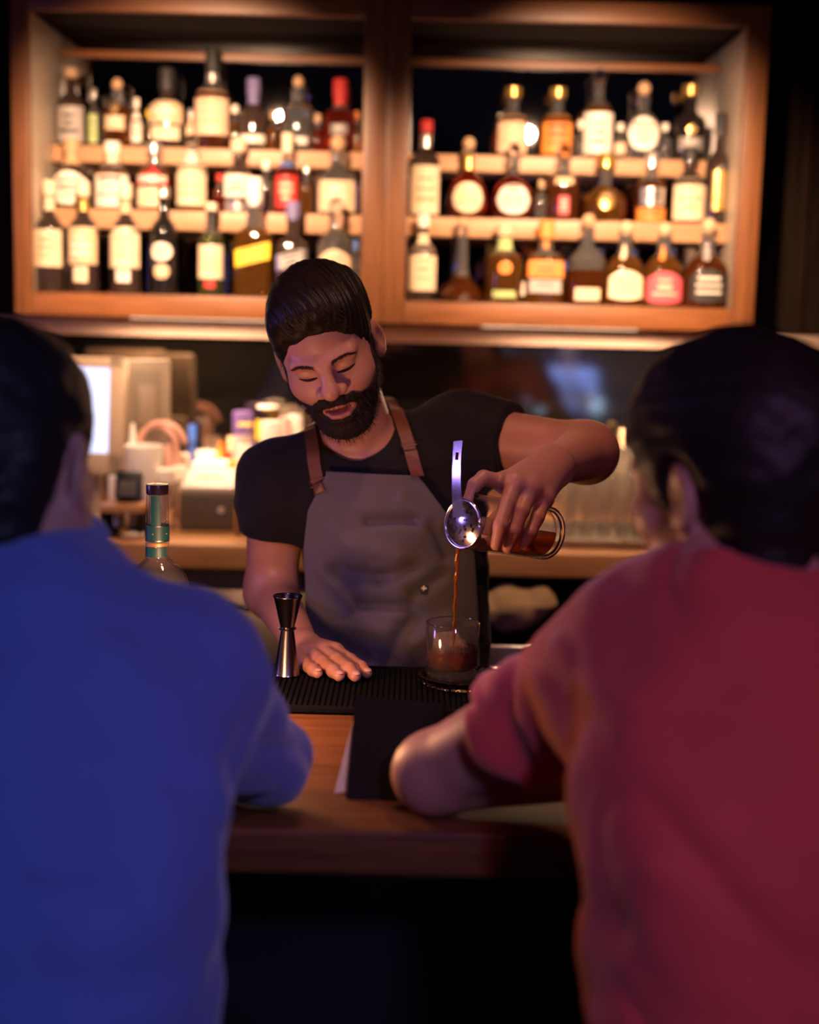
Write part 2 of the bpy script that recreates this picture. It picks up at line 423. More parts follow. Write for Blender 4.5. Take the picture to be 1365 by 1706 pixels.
def smin(a, b, k):
    h = np.maximum(k - np.abs(a - b), 0) / k; return np.minimum(a, b) - h * h * f32(k * .25)
def smax(a, b, k): return -smin(-a, -b, k)
def near(P, c, r, fn):
    dc = ln(P - np.asarray(c, f32)); m = dc < r; out = dc - f32(r) + f32(.05)
    if m.any(): out[m] = fn(P[m])
    return out
def vnoise(P, fr, seed=0):
    q = P * np.asarray(fr, f32) + f32(1000 + seed * 17.3); i = np.floor(q).astype(np.int64); t = (q - i).astype(f32); t = t * t * (3 - 2 * t)
    def h(x, y, z):
        n = (x * 73856093) ^ (y * 19349663) ^ (z * 83492791) ^ (seed * 2654435761 & 0xffffffff)
        n = (n ^ (n >> 13)) * 1274126177 & 0xffffffff
        return ((n ^ (n >> 16)) & 0xffff).astype(f32) / 32768 - 1
    x, y, z = i[:, 0], i[:, 1], i[:, 2]; tx, ty, tz = t[:, 0], t[:, 1], t[:, 2]
    def L(a, b, t): return a + (b - a) * t
    return L(L(L(h(x, y, z), h(x + 1, y, z), tx), L(h(x, y + 1, z), h(x + 1, y + 1, z), tx), ty),
             L(L(h(x, y, z + 1), h(x + 1, y, z + 1), tx), L(h(x, y + 1, z + 1), h(x + 1, y + 1, z + 1), tx), ty), tz)
def column(P, zs, cx, cy, a, b, n=2.3):
    """a trunk with elliptic sections that change with height"""
    z = P[:, 2]; X = np.interp(z, zs, cx); Y = np.interp(z, zs, cy); Aa = np.interp(z, zs, a); Bb = np.interp(z, zs, b)
    q = (np.abs((P[:, 0] - X) / Aa) ** n + np.abs((P[:, 1] - Y) / Bb) ** n) ** (1 / n)
    d = (q - 1) * np.minimum(Aa, Bb)
    d = smax(d.astype(f32), np.maximum(zs[0] - z, z - zs[-1]).astype(f32), .05)
    return d.astype(f32)
def mesh_sdf(fn, lo, hi, h):
    lo = np.asarray(lo, np.float64); hi = np.asarray(hi, np.float64); B = 8
    nb = np.ceil((hi - lo) / h / B).astype(int) + 1; n = nb * B
    g = [(np.arange(nb[i]) * B + B / 2 - .5) * h + lo[i] for i in range(3)]
    C = np.stack(np.meshgrid(*g, indexing='ij'), -1).reshape(-1, 3).astype(f32)
    dc = fn(C).reshape(nb); act = np.abs(dc) < B * h * 1.7 + .006
    D = np.repeat(np.repeat(np.repeat(np.where(dc < 0, f32(-1), f32(1)), B, 0), B, 1), B, 2)
    Dv = D.reshape(nb[0], B, nb[1], B, nb[2], B).transpose(0, 2, 4, 1, 3, 5)
    ids = np.argwhere(act); off = np.stack(np.meshgrid(*[np.arange(B)] * 3, indexing='ij'), -1).reshape(-1, 3)
    vals = np.empty((len(ids), B ** 3), f32); step = 1500
    for s in range(0, len(ids), step):
        p = ((ids[s:s + step, None, :] * B + off[None]) * h + lo).astype(f32).reshape(-1, 3)
        vals[s:s + step] = fn(p).reshape(-1, B ** 3)
    Dv[ids[:, 0], ids[:, 1], ids[:, 2]] = vals.reshape(-1, B, B, B)
    D = np.ascontiguousarray(Dv.transpose(0, 3, 1, 4, 2, 5)).reshape(n)
    ins = D < 0; cnt = np.zeros(n - 1, np.uint8); offs = [(i, j, k) for i in (0, 1) for j in (0, 1) for k in (0, 1)]
    sl = lambda o: tuple(slice(o[i], n[i] - 1 + o[i]) for i in range(3))
    for o in offs: cnt += ins[sl(o)]
    cells = np.argwhere((cnt > 0) & (cnt < 8)); del cnt
    cv = np.stack([D[cells[:, 0] + o[0], cells[:, 1] + o[1], cells[:, 2] + o[2]] for o in offs], 1)
    pos = np.zeros((len(cells), 3)); num = np.zeros(len(cells)); of = np.array(offs, float)
    for i in range(8):
        for j in range(i + 1, 8):
            if np.abs(of[i] - of[j]).sum() != 1: continue
            a, b = cv[:, i], cv[:, j]; mk = (a < 0) != (b < 0)
            t = a[mk] / (a[mk] - b[mk]); pos[mk] += of[i] + (of[j] - of[i]) * t[:, None]; num[mk] += 1
    V = (cells + pos / num[:, None]) * h + lo
    idx = np.full(n - 1, -1, np.int32); idx[cells[:, 0], cells[:, 1], cells[:, 2]] = np.arange(len(cells))
    Fs = []
    for ax in range(3):
        s0 = [slice(1, n[i] - 1) for i in range(3)]; s1 = list(s0); s0[ax] = slice(0, n[ax] - 1); s1[ax] = slice(1, n[ax])
        a, b = ins[tuple(s0)], ins[tuple(s1)]; e = np.argwhere(a != b)
        sg = a[e[:, 0], e[:, 1], e[:, 2]]
        e = e + np.array([0 if i == ax else 1 for i in range(3)]); u, v = [(1, 2), (2, 0), (0, 1)][ax]
        def cell(du, dv):
            q = e.copy(); q[:, u] += du; q[:, v] += dv; return idx[q[:, 0], q[:, 1], q[:, 2]]
        Q = np.stack([cell(-1, -1), cell(0, -1), cell(0, 0), cell(-1, 0)], 1)
        Q[~sg] = Q[~sg][:, ::-1]; Fs.append(Q[(Q >= 0).all(1)])
    return V, np.concatenate(Fs)
def sdf_obj(name, fn, lo, hi, h, mat, parent=None):
    V, Fc = mesh_sdf(fn, lo, hi, h)
    me = bpy.data.meshes.new(name)
    me.vertices.add(len(V)); me.vertices.foreach_set('co', V.astype(f32).ravel())
    me.loops.add(len(Fc) * 4); me.loops.foreach_set('vertex_index', Fc.astype(np.int32).ravel())
    me.polygons.add(len(Fc)); me.polygons.foreach_set('loop_start', np.arange(len(Fc), dtype=np.int32) * 4)
    me.update(calc_edges=True); me.validate()
    return link(name, me, mat, parent, True), V
def march(px, py, fn, y0=1.0, y1=3.2):
    """first point of a surface along the ray of a pixel"""
    d = ray(px, py); d = d / d[1]; y = y0
    for _ in range(160):
        p = np.array([[d[0] * y, y, d[2] * y + CAM_Z]], f32); v = float(fn(p)[0])
        if v < .0004: break
        y += max(v * .7, .0004)
        if y > y1: break
    return Vector(p[0])

# ------------------------------------------------------------ a head, in its own frame: x right, y forward, z up, origin between the ears
def head_core(q, ears=True, face=True):
    s = np.abs(q[:, :1]); s = np.concatenate([s, q[:, 1:]], 1)
    d = ell(s, (0, -.012, .045), (.076, .097, .087))
    d = smin(d, ell(s, (0, .022, -.012), (.064, .068, .082)), .03)
    d = smin(d, cap(s, (.045, -.008, -.045), (.021, .062, -.088), .020, .018), .03)
    d = smin(d, sph(s, (0, .074, -.092), .0175), .022)
    d = smin(d, sph(s, (.045, .052, -.018), .022), .026)
    if face:
        d = smin(d, ell(s, (0, .068, -.048), (.033, .029, .030)), .02)
        d = smin(d, sph(s, (.035, .068, -.025), .0155), .012)
        d = smin(d, cap(s, (.010, .088, .029), (.046, .073, .031), .009, .008), .014)
        d = smax(d, -ell(s, (.031, .102, .013), (.021, .020, .014)), .012)
        d = smin(d, ell(s, (.031, .0725, .013), (.0155, .0115, .0115)), .004)
        d = smax(d, -cap(s, (.0165, .0880, .0065), (.045, .0785, .0080), .0017, .0017), .0025)
        d = smax(d, -cap(s, (.0190, .0905, .0230), (.043, .0835, .0230), .0012, .0012), .004)
        d = smin(d, cap(s, (0, .087, .024), (0, .109, -.007), .0085, .0122), .012)
        d = smin(d, sph(s, (0, .1115, -.0105), .0135), .008)
        d = smin(d, ell(s, (.0160, .099, -.0155), (.0098, .0115, .0085)), .007)
        d = smax(d, -ell(s, (.0075, .105, -.0260), (.0045, .006, .005)), .003)
        d = smin(d, chain(s, [(0, .0985, -.0460), (.010, .0965, -.0450), (.0255, .083, -.0490)], [.0046, .0046, .002], .004), .005)
        d = smin(d, chain(s, [(0, .0955, -.0635), (.012, .0925, -.0625), (.0245, .083, -.0525)], [.0062, .0056, .002], .004), .005)
        d = smax(d, -ell(s, (0, .096, -.0540), (.0225, .020, .0056)), .003)
    if ears:
        n = A(.93, .35, .0); t = A(-.30, .90, -.25); t /= np.linalg.norm(t); t = t - n * (t @ n); t /= np.linalg.norm(t); u = np.cross(n, t)
        Rm = np.stack([n, t, u])
        e = ell(s, (.0815, -.010, .002), (.0075, .0185, .033), Rm)
        e = smin(e, ell(s, (.079, -.003, -.022), (.006, .011, .012), Rm), .01)
        e = smax(e, -ell(s, (.0905, -.004, .002), (.008, .0105, .020), Rm), .004)
        d = smin(d, e, .008)
    return d
class Head:
    def __init__(s, origin, yaw, pitch, roll, scale=1.0):
        """yaw 0 faces the camera (-Y); pitch looks down; roll leans the crown to the figure's right"""
        R_ = Matrix.Rotation(PI + yaw, 3, 'Z') @ Matrix.Rotation(-pitch, 3, 'X') @ Matrix.Rotation(roll, 3, 'Y')
        s.R = np.array(R_, f32); s.o = np.array(origin, f32); s.s = scale
    def loc(s, P): return ((P - s.o) @ s.R) / f32(s.s)
    def world(s, q): return np.asarray(q, f32).reshape(-1, 3) @ s.R.T * f32(s.s) + s.o
    def w(s, *q): return Vector(s.world(q)[0])
    def core(s, P, **k): return near(P, s.o, .24 * s.s, lambda p: head_core(s.loc(p), **k) * f32(s.s))
def hairline(q, front=.0355, slope=.524):
    return q[:, 1] - (front + slope * q[:, 2])          # positive in front of the hair

def skin(name, col):
    mt, nt, b = new_mat(name)
    v = coords(nt); f = noise(nt, v, 220, 3); g = noise(nt, v, 26, 3)
    c, _ = mixcol(nt, f, tuple(x * .92 for x in col), tuple(x * 1.06 for x in col))
    c2, _ = mixcol(nt, g, c, (col[0] * 1.0, col[1] * .82, col[2] * .8))
    at_ = nt.nodes.new('ShaderNodeAttribute'); at_.attribute_name = 'lips'
    c3, _ = mixcol(nt, at_.outputs['Fac'], c2, (.42, .15, .115))
    nt.links.new(c3, b.inputs['Base Color'])
    b.inputs['Roughness'].default_value = .48; b.inputs['Subsurface Weight'].default_value = .12
    b.inputs['Subsurface Radius'].default_value = (1, .3, .15); b.inputs['Subsurface Scale'].default_value = .006
    bump(nt, b, f, .15, .0006)
    return mt
def paint_lips(o, V, head):
    q = head.loc(V.astype(f32))
    e = np.sqrt((q[:, 0] / .0245) ** 2 + ((q[:, 2] + .0545) / .0130) ** 2)
    v = np.clip((1.12 - e) / .25, 0, 1) * (q[:, 1] > .075)
    a = o.data.attributes.new('lips', 'FLOAT', 'POINT'); a.data.foreach_set('value', v.astype(f32))
def hair_mat(name, col, rough=.42):
    mt, nt, b = new_mat(name)
    f = noise(nt, coords(nt), 300, 2); c, _ = mixcol(nt, f, tuple(x * .6 for x in col), col)
    nt.links.new(c, b.inputs['Base Color']); b.inputs['Roughness'].default_value = rough; b.inputs['Specular IOR Level'].default_value = .3
    bump(nt, b, f, .3, .0008)
    return mt
def strand_data(roots, tips, r, bend=None, seg=4):
    """thin tapering strands; bend: mid-point offsets"""
    parts = []
    for i in range(len(roots)):
        a, c = Vector(roots[i]), Vector(tips[i]); mid = (a + c) / 2 + (Vector(bend[i]) if bend is not None else Vector())
        b1 = (a * .56 + mid * .44 * 1) if False else (a + mid) / 2 * 1.0
        pts = [a * (1 - t) ** 2 + mid * 2 * t * (1 - t) + c * t * t for t in np.linspace(0, 1, seg)]
        parts.append(tube_data(pts, [r, r, r * .8, r * .25][:seg] if seg == 4 else r, 3, False))
    return merge(parts)
def sample_surface(V, Fc, n, rng):
    tri = V[Fc]; ar = np.linalg.norm(np.cross(tri[:, 1] - tri[:, 0], tri[:, 2] - tri[:, 0]), axis=1)
    i = rng.choice(len(Fc), n, p=ar / ar.sum()); t = tri[i]; nn = np.cross(t[:, 1] - t[:, 0], t[:, 2] - t[:, 0]); nn /= np.linalg.norm(nn, axis=1)[:, None] + 1e-9
    return t.mean(1), nn
# ------------------------------------------------------------ the bartender
def V3(v): return np.array(v, f32)
HB = Head(at(549, 588, 2.315), math.radians(3), math.radians(26), math.radians(19), 1.0)
SL, EL, WL = V3(at(462, 806, 2.42)), V3(at(452, 985, 2.46)), V3(at(506, 1082, 2.215))
SR, ER, WR = V3(at(772, 726, 2.43)), V3(at(978, 754, 2.33)), V3(at(918, 778, 2.13))
NB, NT = V3(at(615, 775, 2.45)), HB.world((0, -.022, -.055))[0]
tz = np.array([.90, 1.00, 1.10, 1.20, 1.30, 1.38, 1.44])
tcx = np.array([at(660, 1120, 2.44).x] * 3 + [at(655, 960, 2.44).x, at(645, 860, 2.44).x, at(628, 790, 2.44).x, at(620, 760, 2.44).x])
tcy = np.array([2.47, 2.47, 2.465, 2.455, 2.45, 2.45, 2.46])
ta = np.array([.165, .160, .152, .155, .168, .150, .075])
tb = np.array([.120, .118, .112, .115, .118, .100, .06])
def torso0(P): return column(P, tz, tcx, tcy, ta, tb)
def arm_l(P, g=0): return smin(cap(P, SL, EL, .052 + g, .043 + g), cap(P, EL, WL, .043 + g, .026 + g), .03)
def arm_r(P, g=0): return smin(cap(P, SR, ER, .054 + g, .046 + g), cap(P, ER, WR, .047 + g, .027 + g), .03)
# hand resting on the bar (his right)
HLp = [V3(at(503, 1092, 2.190)), V3(at(545, 1092, 2.185))]
fl = [([(492, 1098, 2.150), (508, 1106, 2.105), (522, 1117, 2.072), (529, 1125, 2.055)], .0095),
      ([(517, 1092, 2.155), (538, 1104, 2.100), (556, 1118, 2.060), (565, 1129, 2.040)], .0102),
      ([(540, 1089, 2.160), (562, 1100, 2.105), (582, 1115, 2.062), (592, 1127, 2.040)], .0105),
      ([(560, 1091, 2.165), (583, 1100, 2.118), (601, 1112, 2.080), (611, 1123, 2.060)], .0102)]
fl = [([V3(at(*p)) for p in ps], r) for ps, r in fl]
for ps, r in fl:
    for k, p in enumerate(ps): p[2] = max(p[2], MAT_Z + r * (.98 if k > 0 else 1.5))
thumb_l = [V3(at(545, 1100, 2.19)), V3(at(572, 1104, 2.165)), V3(at(592, 1108, 2.150))]
def hand_l(P):
    d = smin(cap(P, WL, HLp[0], .024, .020), cap(P, WL, HLp[1], .024, .020), .02)
    for ps, r in fl:
        d = smin(d, cap(P, HLp[0] * .5 + HLp[1] * .5, ps[0], .017, r * 1.25), .018)
    for ps, r in fl:
        f = chain(P, ps, [r * 1.15, r * 1.05, r, r * .82], .004)
        d = smin(d, f, .006)
    return smin(d, chain(P, thumb_l, [.013, .0115, .009]), .01)
# hand round the mixing glass (his left)
GA, GB = V3(at(782, 868, 2.0)), V3(at(917, 889, 2.09))       # mouth and foot of the mixing glass
G_AX = (GB - GA) / np.linalg.norm(GB - GA); G_R = .0405
def onglass(px, py, r, extra=.0):
    """the point in front of the glass wall seen at a pixel, r clear of it"""
    d = ray(px, py); d = d / d[1]; y = 1.9
    for _ in range(400):
        p = np.array([d[0] * y, y, d[2] * y + CAM_Z]); t = (p - GA) @ G_AX
        if np.linalg.norm(p - GA - t * G_AX) < G_R + r + extra: break
        y += .0007
        if y > 2.06: break
    return V3(p)
R_ = .0100
fr_ = [([V3(at(842, 805, 2.045)), V3(at(806, 796, 2.025)), V3(at(791, 808, 2.012)), V3(at(779, 838, 2.000))], [.0125, .0108, .0100, .0080]),
       ([V3(at(858, 806, 2.025)), V3(at(845, 838, 1.996)), onglass(834, 876, .0095), onglass(827, 908, .0080, .001)], [.0128, .0112, .0102, .0082]),
       ([V3(at(884, 816, 2.030)), V3(at(869, 852, 2.000)), onglass(856, 886, .0095), onglass(846, 913, .0080, .001)], [.0125, .0110, .0100, .0080]),
       ([V3(at(906, 832, 2.045)), V3(at(896, 862, 2.018)), onglass(884, 888, .0085), onglass(874, 908, .0072, .001)], [.0115, .0098, .0088, .0070])]
thumb_r = [V3(at(880, 800, 2.10)), V3(at(850, 838, 2.112)), V3(at(826, 870, 2.100)), V3(at(812, 893, 2.085))]
def hand_r(P):
    d = None
    for (ps, rs), rr in zip(fr_, (.021, .022, .021, .019)):
        e = cap(P, WR, ps[0], .025, rs[0] * 1.25); d = e if d is None else smin(d, e, .022)
    for ps, rs in fr_:
        d = smin(d, sph(P, ps[0] + V3((0, -.002, .003)), rs[0] * 1.08), .008)
        d = smin(d, chain(P, ps, rs, .004), .006)
    d = smin(d, chain(P, [WR * .6 + thumb_r[0] * .4] + thumb_r, [.022, .015, .0125, .0115, .009]), .012)
    gp = P - GA; t = gp @ G_AX; rad = ln(gp - t[:, None] * G_AX) - f32(G_R + .0008)      # never into the glass
    return smax(d, -np.maximum(rad, -t - .002), .002)
def neck_b(P): return smin(cap(P, NT, NB, .056, .062), cap(P, NB, NB + V3((0, .0, -.12)), .062, .08), .03)
def body_b(P):
    d = neck_b(P)
    d = smin(d, HB.core(P), .022)
    d = smin(d, torso0(P) + .012, .03)
    d = smin(d, smin(cap(P, NB + V3((0, 0, -.02)), SL, .05, .048), cap(P, NB + V3((0, 0, -.03)), SR, .05, .05), .03), .05)
    d = smin(d, arm_l(P), .03); d = smin(d, arm_r(P), .03)
    d = smin(d, near(P, (HLp[0] + HLp[1]) / 2, .20, hand_l), .012)
    d = smin(d, near(P, fr_[1][0][1], .22, hand_r), .012)
    return d
SHIRT_N = dict()
def torso_sh(P):
    d = torso0(P)
    d = smin(d, cap(P, NB + V3((0, .0, -.045)), SL, .058, .062), .06)
    d = smin(d, cap(P, NB + V3((0, .0, -.050)), SR, .058, .064), .06)
    return d
def unit(a): return a / np.linalg.norm(a)
cutL = SL + (EL - SL) * .44; cutR = SR + (ER - SR) * .40; aL, aR = unit(EL - SL), unit(ER - SR)
NECK_UP = unit(NT - NB)
def shirt_b(P):
    d = torso_sh(P) - .006
    w_ = vnoise(P, (9, 9, 22), 3) * .004 + vnoise(P, (30, 30, 55), 4) * .0014
    sl = smax(cap(P, SL, EL, .066, .060), (P - cutL) @ aL, .004)
    sr = smax(cap(P, SR, ER, .070, .066), (P - cutR) @ aR, .004)
    d = smin(d, sl, .03); d = smin(d, sr, .04)
    d = d + w_
    d = smax(d, -(cap(P, NB + V3((0, -.01, -.012)), NT, .068, .066)), .006)
    d = smax(d, .93 - P[:, 2], .003)
    return d
AP_T = .0195
apx = lambda px, z_: px
def apron_b(P):
    base = shirt_smooth(P)
    # modelled creases of the bib and skirt
    d = base - AP_T + fold(P)
    shell = np.maximum(d, -(d + .0055))
    z = P[:, 2]; x = P[:, 0]
    zt = at(620, 790, 2.32).z
    xl = np.interp(z, ap_z, ap_l); xr = np.interp(z, ap_z, ap_r)
    reg = np.maximum(np.maximum(xl - x, x - xr), np.maximum(z - zt - (x - .0) * -.02, P[:, 1] - 2.49)).astype(f32)
    reg = np.maximum(reg, .80 - z)
    return smax(shell.astype(f32), reg, .003)
def low(P):
    zs = np.array([.60, .75, .88, .95]); return column(P, zs, np.full(4, tcx[0]), np.full(4, 2.47), np.array([.185, .182, .172, .168]), np.array([.13, .128, .122, .12]))
def shirt_smooth(P): return smin(torso_sh(P) - .006, low(P) - .006, .03)
rowy = [(790, 545, 700), (850, 515, 745), (920, 506, 790), (1000, 508, 796), (1120, 512, 800)]
ap_z = np.array([.6] + [at(620, y, 2.35).z for y, _, _ in rowy[::-1]]); ap_l = np.array([at(510, 1120, 2.36).x] + [at(a_, y, 2.36).x for y, a_, _ in rowy[::-1]])
ap_r = np.array([at(802, 1120, 2.38).x] + [at(b_, y, 2.38).x for y, _, b_ in rowy[::-1]])
CR = []      # creases: pixel start, pixel end, depth, width
for (x0, y0, x1, y1, k, wd) in [(615, 868, 690, 864, .007, .010), (672, 830, 735, 872, -.006, .012), (560, 950, 635, 962, .008, .012), (640, 962, 690, 945, .006, .012),
        (600, 1010, 680, 1012, .008, .012), (530, 950, 585, 1012, -.006, .012), (690, 990, 735, 960, .005, .012), (520, 1060, 600, 1100, .008, .016), (640, 1110, 690, 1030, .008, .014), (590, 905, 660, 925, -.005, .014), (720, 870, 745, 930, .004, .01), (560, 1040, 640, 1050, -.006, .016), (690, 1070, 750, 1040, -.006, .016), (560, 880, 600, 930, -.004, .012)]:
    CR.append((V3(at(x0, y0, 2.325)), V3(at(x1, y1, 2.325)), k, wd))
def fold(P):
    o = vnoise(P, (14, 14, 20), 9) * f32(.0030)
    for a, b, k, wd in CR:
        ba = b - a; pa = (P - a) * A(1, .3, 1); t = np.clip(pa @ ba / (ba @ ba), 0, 1)
        dd = ln(pa - t[:, None] * ba); o = o + f32(k * 1.5) * np.exp(-(dd / f32(wd)) ** 2)
    return np.clip(o, -.014, .0125)
PB = thing('person', 'bearded bartender in a black t-shirt and grey apron pouring a drink', 'person', (float(tcx[0]), 2.50, 0))
SK_B = skin('bartender skin', (.50, .26, .17))
H_B = hair_mat('dark brown hair', (.009, .0055, .004), .55)
o, Vb = sdf_obj('body', body_b, (-.33, 1.92, .98), (.42, 2.62, 1.74), .0019, SK_B, PB)
paint_lips(o, Vb, HB); BODY = o
TEE = fabric('black jersey', (.010, .009, .010), 1200, .85, .2, .08)
sdf_obj('shirt', shirt_b, (-.36, 2.22, .91), (.36, 2.64, 1.55), .0030, TEE, PB)
APRON = fabric('grey apron twill', (.125, .112, .122), 1500, .92, .22, .15)
ap, _ = sdf_obj('apron', apron_b, (-.24, 2.26, .78), (.20, 2.52, 1.44), .0024, APRON, PB)
# trousers and shoes behind the bar
def trousers(P):
    d = low(P) - .002
    for s in (-1, 1):
        d = smin(d, chain(P, [(tcx[0] + s * .09, 2.48, .84), (tcx[0] + s * .11, 2.47, .48), (tcx[0] + s * .12, 2.52, .09)], [.088, .065, .055], .04), .05)
    return smax(smax(d, .07 - P[:, 2], .01), P[:, 2] - .93, .01)
sdf_obj('trousers', trousers, (-.4, 2.25, .03), (.3, 2.75, 1.0), .009, fabric('black trousers', (.015, .015, .018), 700), PB)
for s in (-1, 1):
    c0 = (tcx[0] + s * .12, 2.53, .045)
    sdf_obj('shoe', lambda P: smax(smin(ell(P, (c0[0], 2.46, .045), (.048, .125, .05)), cap(P, (c0[0], 2.53, .06), (c0[0], 2.53, .10), .045, .045), .03), .003 - P[:, 2], .006),
            (c0[0] - .1, 2.28, -.01), (c0[0] + .1, 2.68, .2), .006, M['black'], PB)
# hair: combed back, short at the sides
def hair_b(P):
    def g(p):
        q = HB.loc(p); s = np.concatenate([np.abs(q[:, :1]), q[:, 1:]], 1)
        d = ell(s, (0, -.012, .045), (.0815, .104, .0915))
        d = smin(d, ell(s, (.0, .034, .090), (.066, .056, .042)), .03)
        d = smin(d, ell(s, (.0, -.040, .078), (.072, .073, .056)), .03)
        a = q[:, 0] * .86 + q[:, 1] * .50 + .25 * q[:, 2]
        wav = vnoise(q, (16, 9, 14), 5)
        rid = np.sin(a * 620 + wav * 5) * .0009 + np.sin(a * 1400 + wav * 9) * .0005 + wav * .0026 + vnoise(np.stack([a, q[:, 2] * .2, a * 0], 1), (150, 60, 1), 12) * .0020
        d = d + rid
        hl = hairline(q, .032 + .004 * vnoise(q, (60, 8, 60), 8) - .02 * np.clip(s[:, 0] - .042, 0, .03), .60)
        cr = ell(s, (0, -.012, .045), (.076, .097, .087)); d = smax(d, cr - (.0010 + 1.5 * np.maximum(-hl, 0)) + rid * .8, .022) - .002
        d = smax(d, hl, .004)
        d = smax(d, -(q[:, 2] + .060 - .10 * np.clip(q[:, 1] - .0, 0, .1)), .006)
        d = smax(d, -ell(s, (.084, -.012, -.002), (.020, .024, .037)), .006)
        return d
    return near(P, HB.o, .26, g)
hlo, hhi = HB.o - .2, HB.o + .2
hb, Vh = sdf_obj('hair', hair_b, hlo, hhi, .0020, H_B, PB)
rng = np.random.default_rng(3)
# combed strands over the crown
qs, tips, bends = [], [], []
for i in range(1500):
    x = rng.uniform(-.062, .05); y0 = .080 - .30 * abs(x) - rng.uniform(0, .05); L = rng.uniform(.04, .085)
    def top(x, y):
        lo_, hi_ = 0.0, .20
        zz = np.linspace(.22, .02, 120, dtype=f32); pp = np.stack([np.full(120, x), np.full(120, y), zz], 1)
        v = hair_b(HB.world(pp)); k = np.argmax(v < .0002); return zz[k] if (v < .0002).any() else None
    a = top(x, y0); xb, xc = x + L * .26, x + L * .5; b_ = top(xb, y0 - L * .5); c_ = top(xc, y0 - L)
    if a is None or b_ is None or c_ is None: continue
    p0, p1, p2 = HB.w(x, y0, a - .001), HB.w(xb, y0 - L * .5, b_ + .0012), HB.w(xc, y0 - L, c_ + .0003)
    qs.append(p0); tips.append(p2); bends.append((p1 * 2 - p0 * .5 - p2 * .5) - (p0 + p2) / 2)
Vs, Fs = strand_data(qs, tips, .00036, bends)
sm = hair_mat('hair strands', (.055, .030, .018), .4)
from_py('hair_strands', Vs, Fs, sm, hb)
def firsthit(x, z):
    yy = np.linspace(.16, -.06, 150, dtype=f32); v = hair_b(HB.world(np.stack([np.full(150, x), yy, np.full(150, z)], 1))); k = np.argmax(v < .0002)
    return yy[k] if (v < .0002).any() else None
qs, tips, bends = [], [], []
for i in range(600):
    x = rng.uniform(-.06, .06); z0 = .082 - .35 * max(0, abs(x) - .02) + rng.uniform(-.012, .03); L = rng.uniform(.018, .04)
    y0 = firsthit(x, z0); y1 = firsthit(x + L * .3, z0 + L * .5); y2 = firsthit(x + L * .6, z0 + L)
    if y0 is None or y1 is None or y2 is None or y0 < .03: continue
    p0, p1, p2 = HB.w(x, y0 - .0005, z0), HB.w(x + L * .3, y1 + .0010, z0 + L * .5), HB.w(x + L * .6, y2 + .0004, z0 + L)
    qs.append(p0); tips.append(p2); bends.append((p1 * 2 - p0 * .5 - p2 * .5) - (p0 + p2) / 2)
Vs, Fs = strand_data(qs, tips, .00036, bends)
from_py('front_strands', Vs, Fs, sm, hb)
# beard: a close shell with short hairs on it
def beard_mask(q, jit=0):
    x = np.abs(q[:, 0]); y, z = q[:, 1], q[:, 2]
    zl = np.interp(y, [-.02, .01, .03, .05, .066, .078, .086, .094, .13], [.03, .025, .0, -.026, -.040, -.041, -.034, -.0255, -.0255])
    m1 = zl + jit - z
    m2 = y + .010
    e = (np.sqrt((x / .0250) ** 2 + ((z + .0552) / .0114) ** 2) - 1) * .014
    e = np.where(y > .06, e, .05)
    # bare patch between lower lip corners and chin
    e2 = (np.sqrt(((x - .020) / .006) ** 2 + ((z + .080) / .006) ** 2) - 1) * .006; e2 = np.where(y > .05, e2, .05)
    return np.minimum(np.minimum(m1, m2), e).astype(f32)
def beard_f(P):
    def g(p):
        q = HB.loc(p); d = head_core(q, ears=False)
        m_ = beard_mask(q, .004 * vnoise(q, (90, 90, 90), 2))
        thick = .0045 + .0035 * np.clip((-.06 - q[:, 2]) / .04, 0, 1) + .001 * vnoise(q, (220, 220, 120), 6)
        return smax(d - np.minimum(thick, np.maximum(m_, 0) * .9 - .0012), -m_, .004)
    return near(P, HB.o, .24, g)
bd, Vbe = sdf_obj('beard', beard_f, hlo, hhi, .0019, hair_mat('beard hair', (.015, .008, .005), .75), PB)
me = bd.data; Fq = np.empty(len(me.polygons) * 4, np.int32); me.polygons.foreach_get('vertices', Fq); Fq = Fq.reshape(-1, 4)
pc, pn = sample_surface(np.array(Vbe), Fq, 3200, rng)
qn = pn @ HB.R; q0 = HB.loc(pc.astype(f32)); keep = (qn[:, 1] > -.35) & (q0[:, 2] > -.14)
pc, pn = pc[keep], pn[keep]
down = HB.R @ A(0, .15, -1); ln_ = rng.uniform(.004, .009, len(pc))[:, None]
dirs = pn * .55 + down * .75 + rng.normal(0, .22, pc.shape)
Vs, Fs = strand_data(pc - pn * .001, pc + dirs * ln_, .00036, pn * .0012)
from_py('beard_hairs', Vs, Fs, hair_mat('beard hairs', (.030, .015, .009), .4), bd)
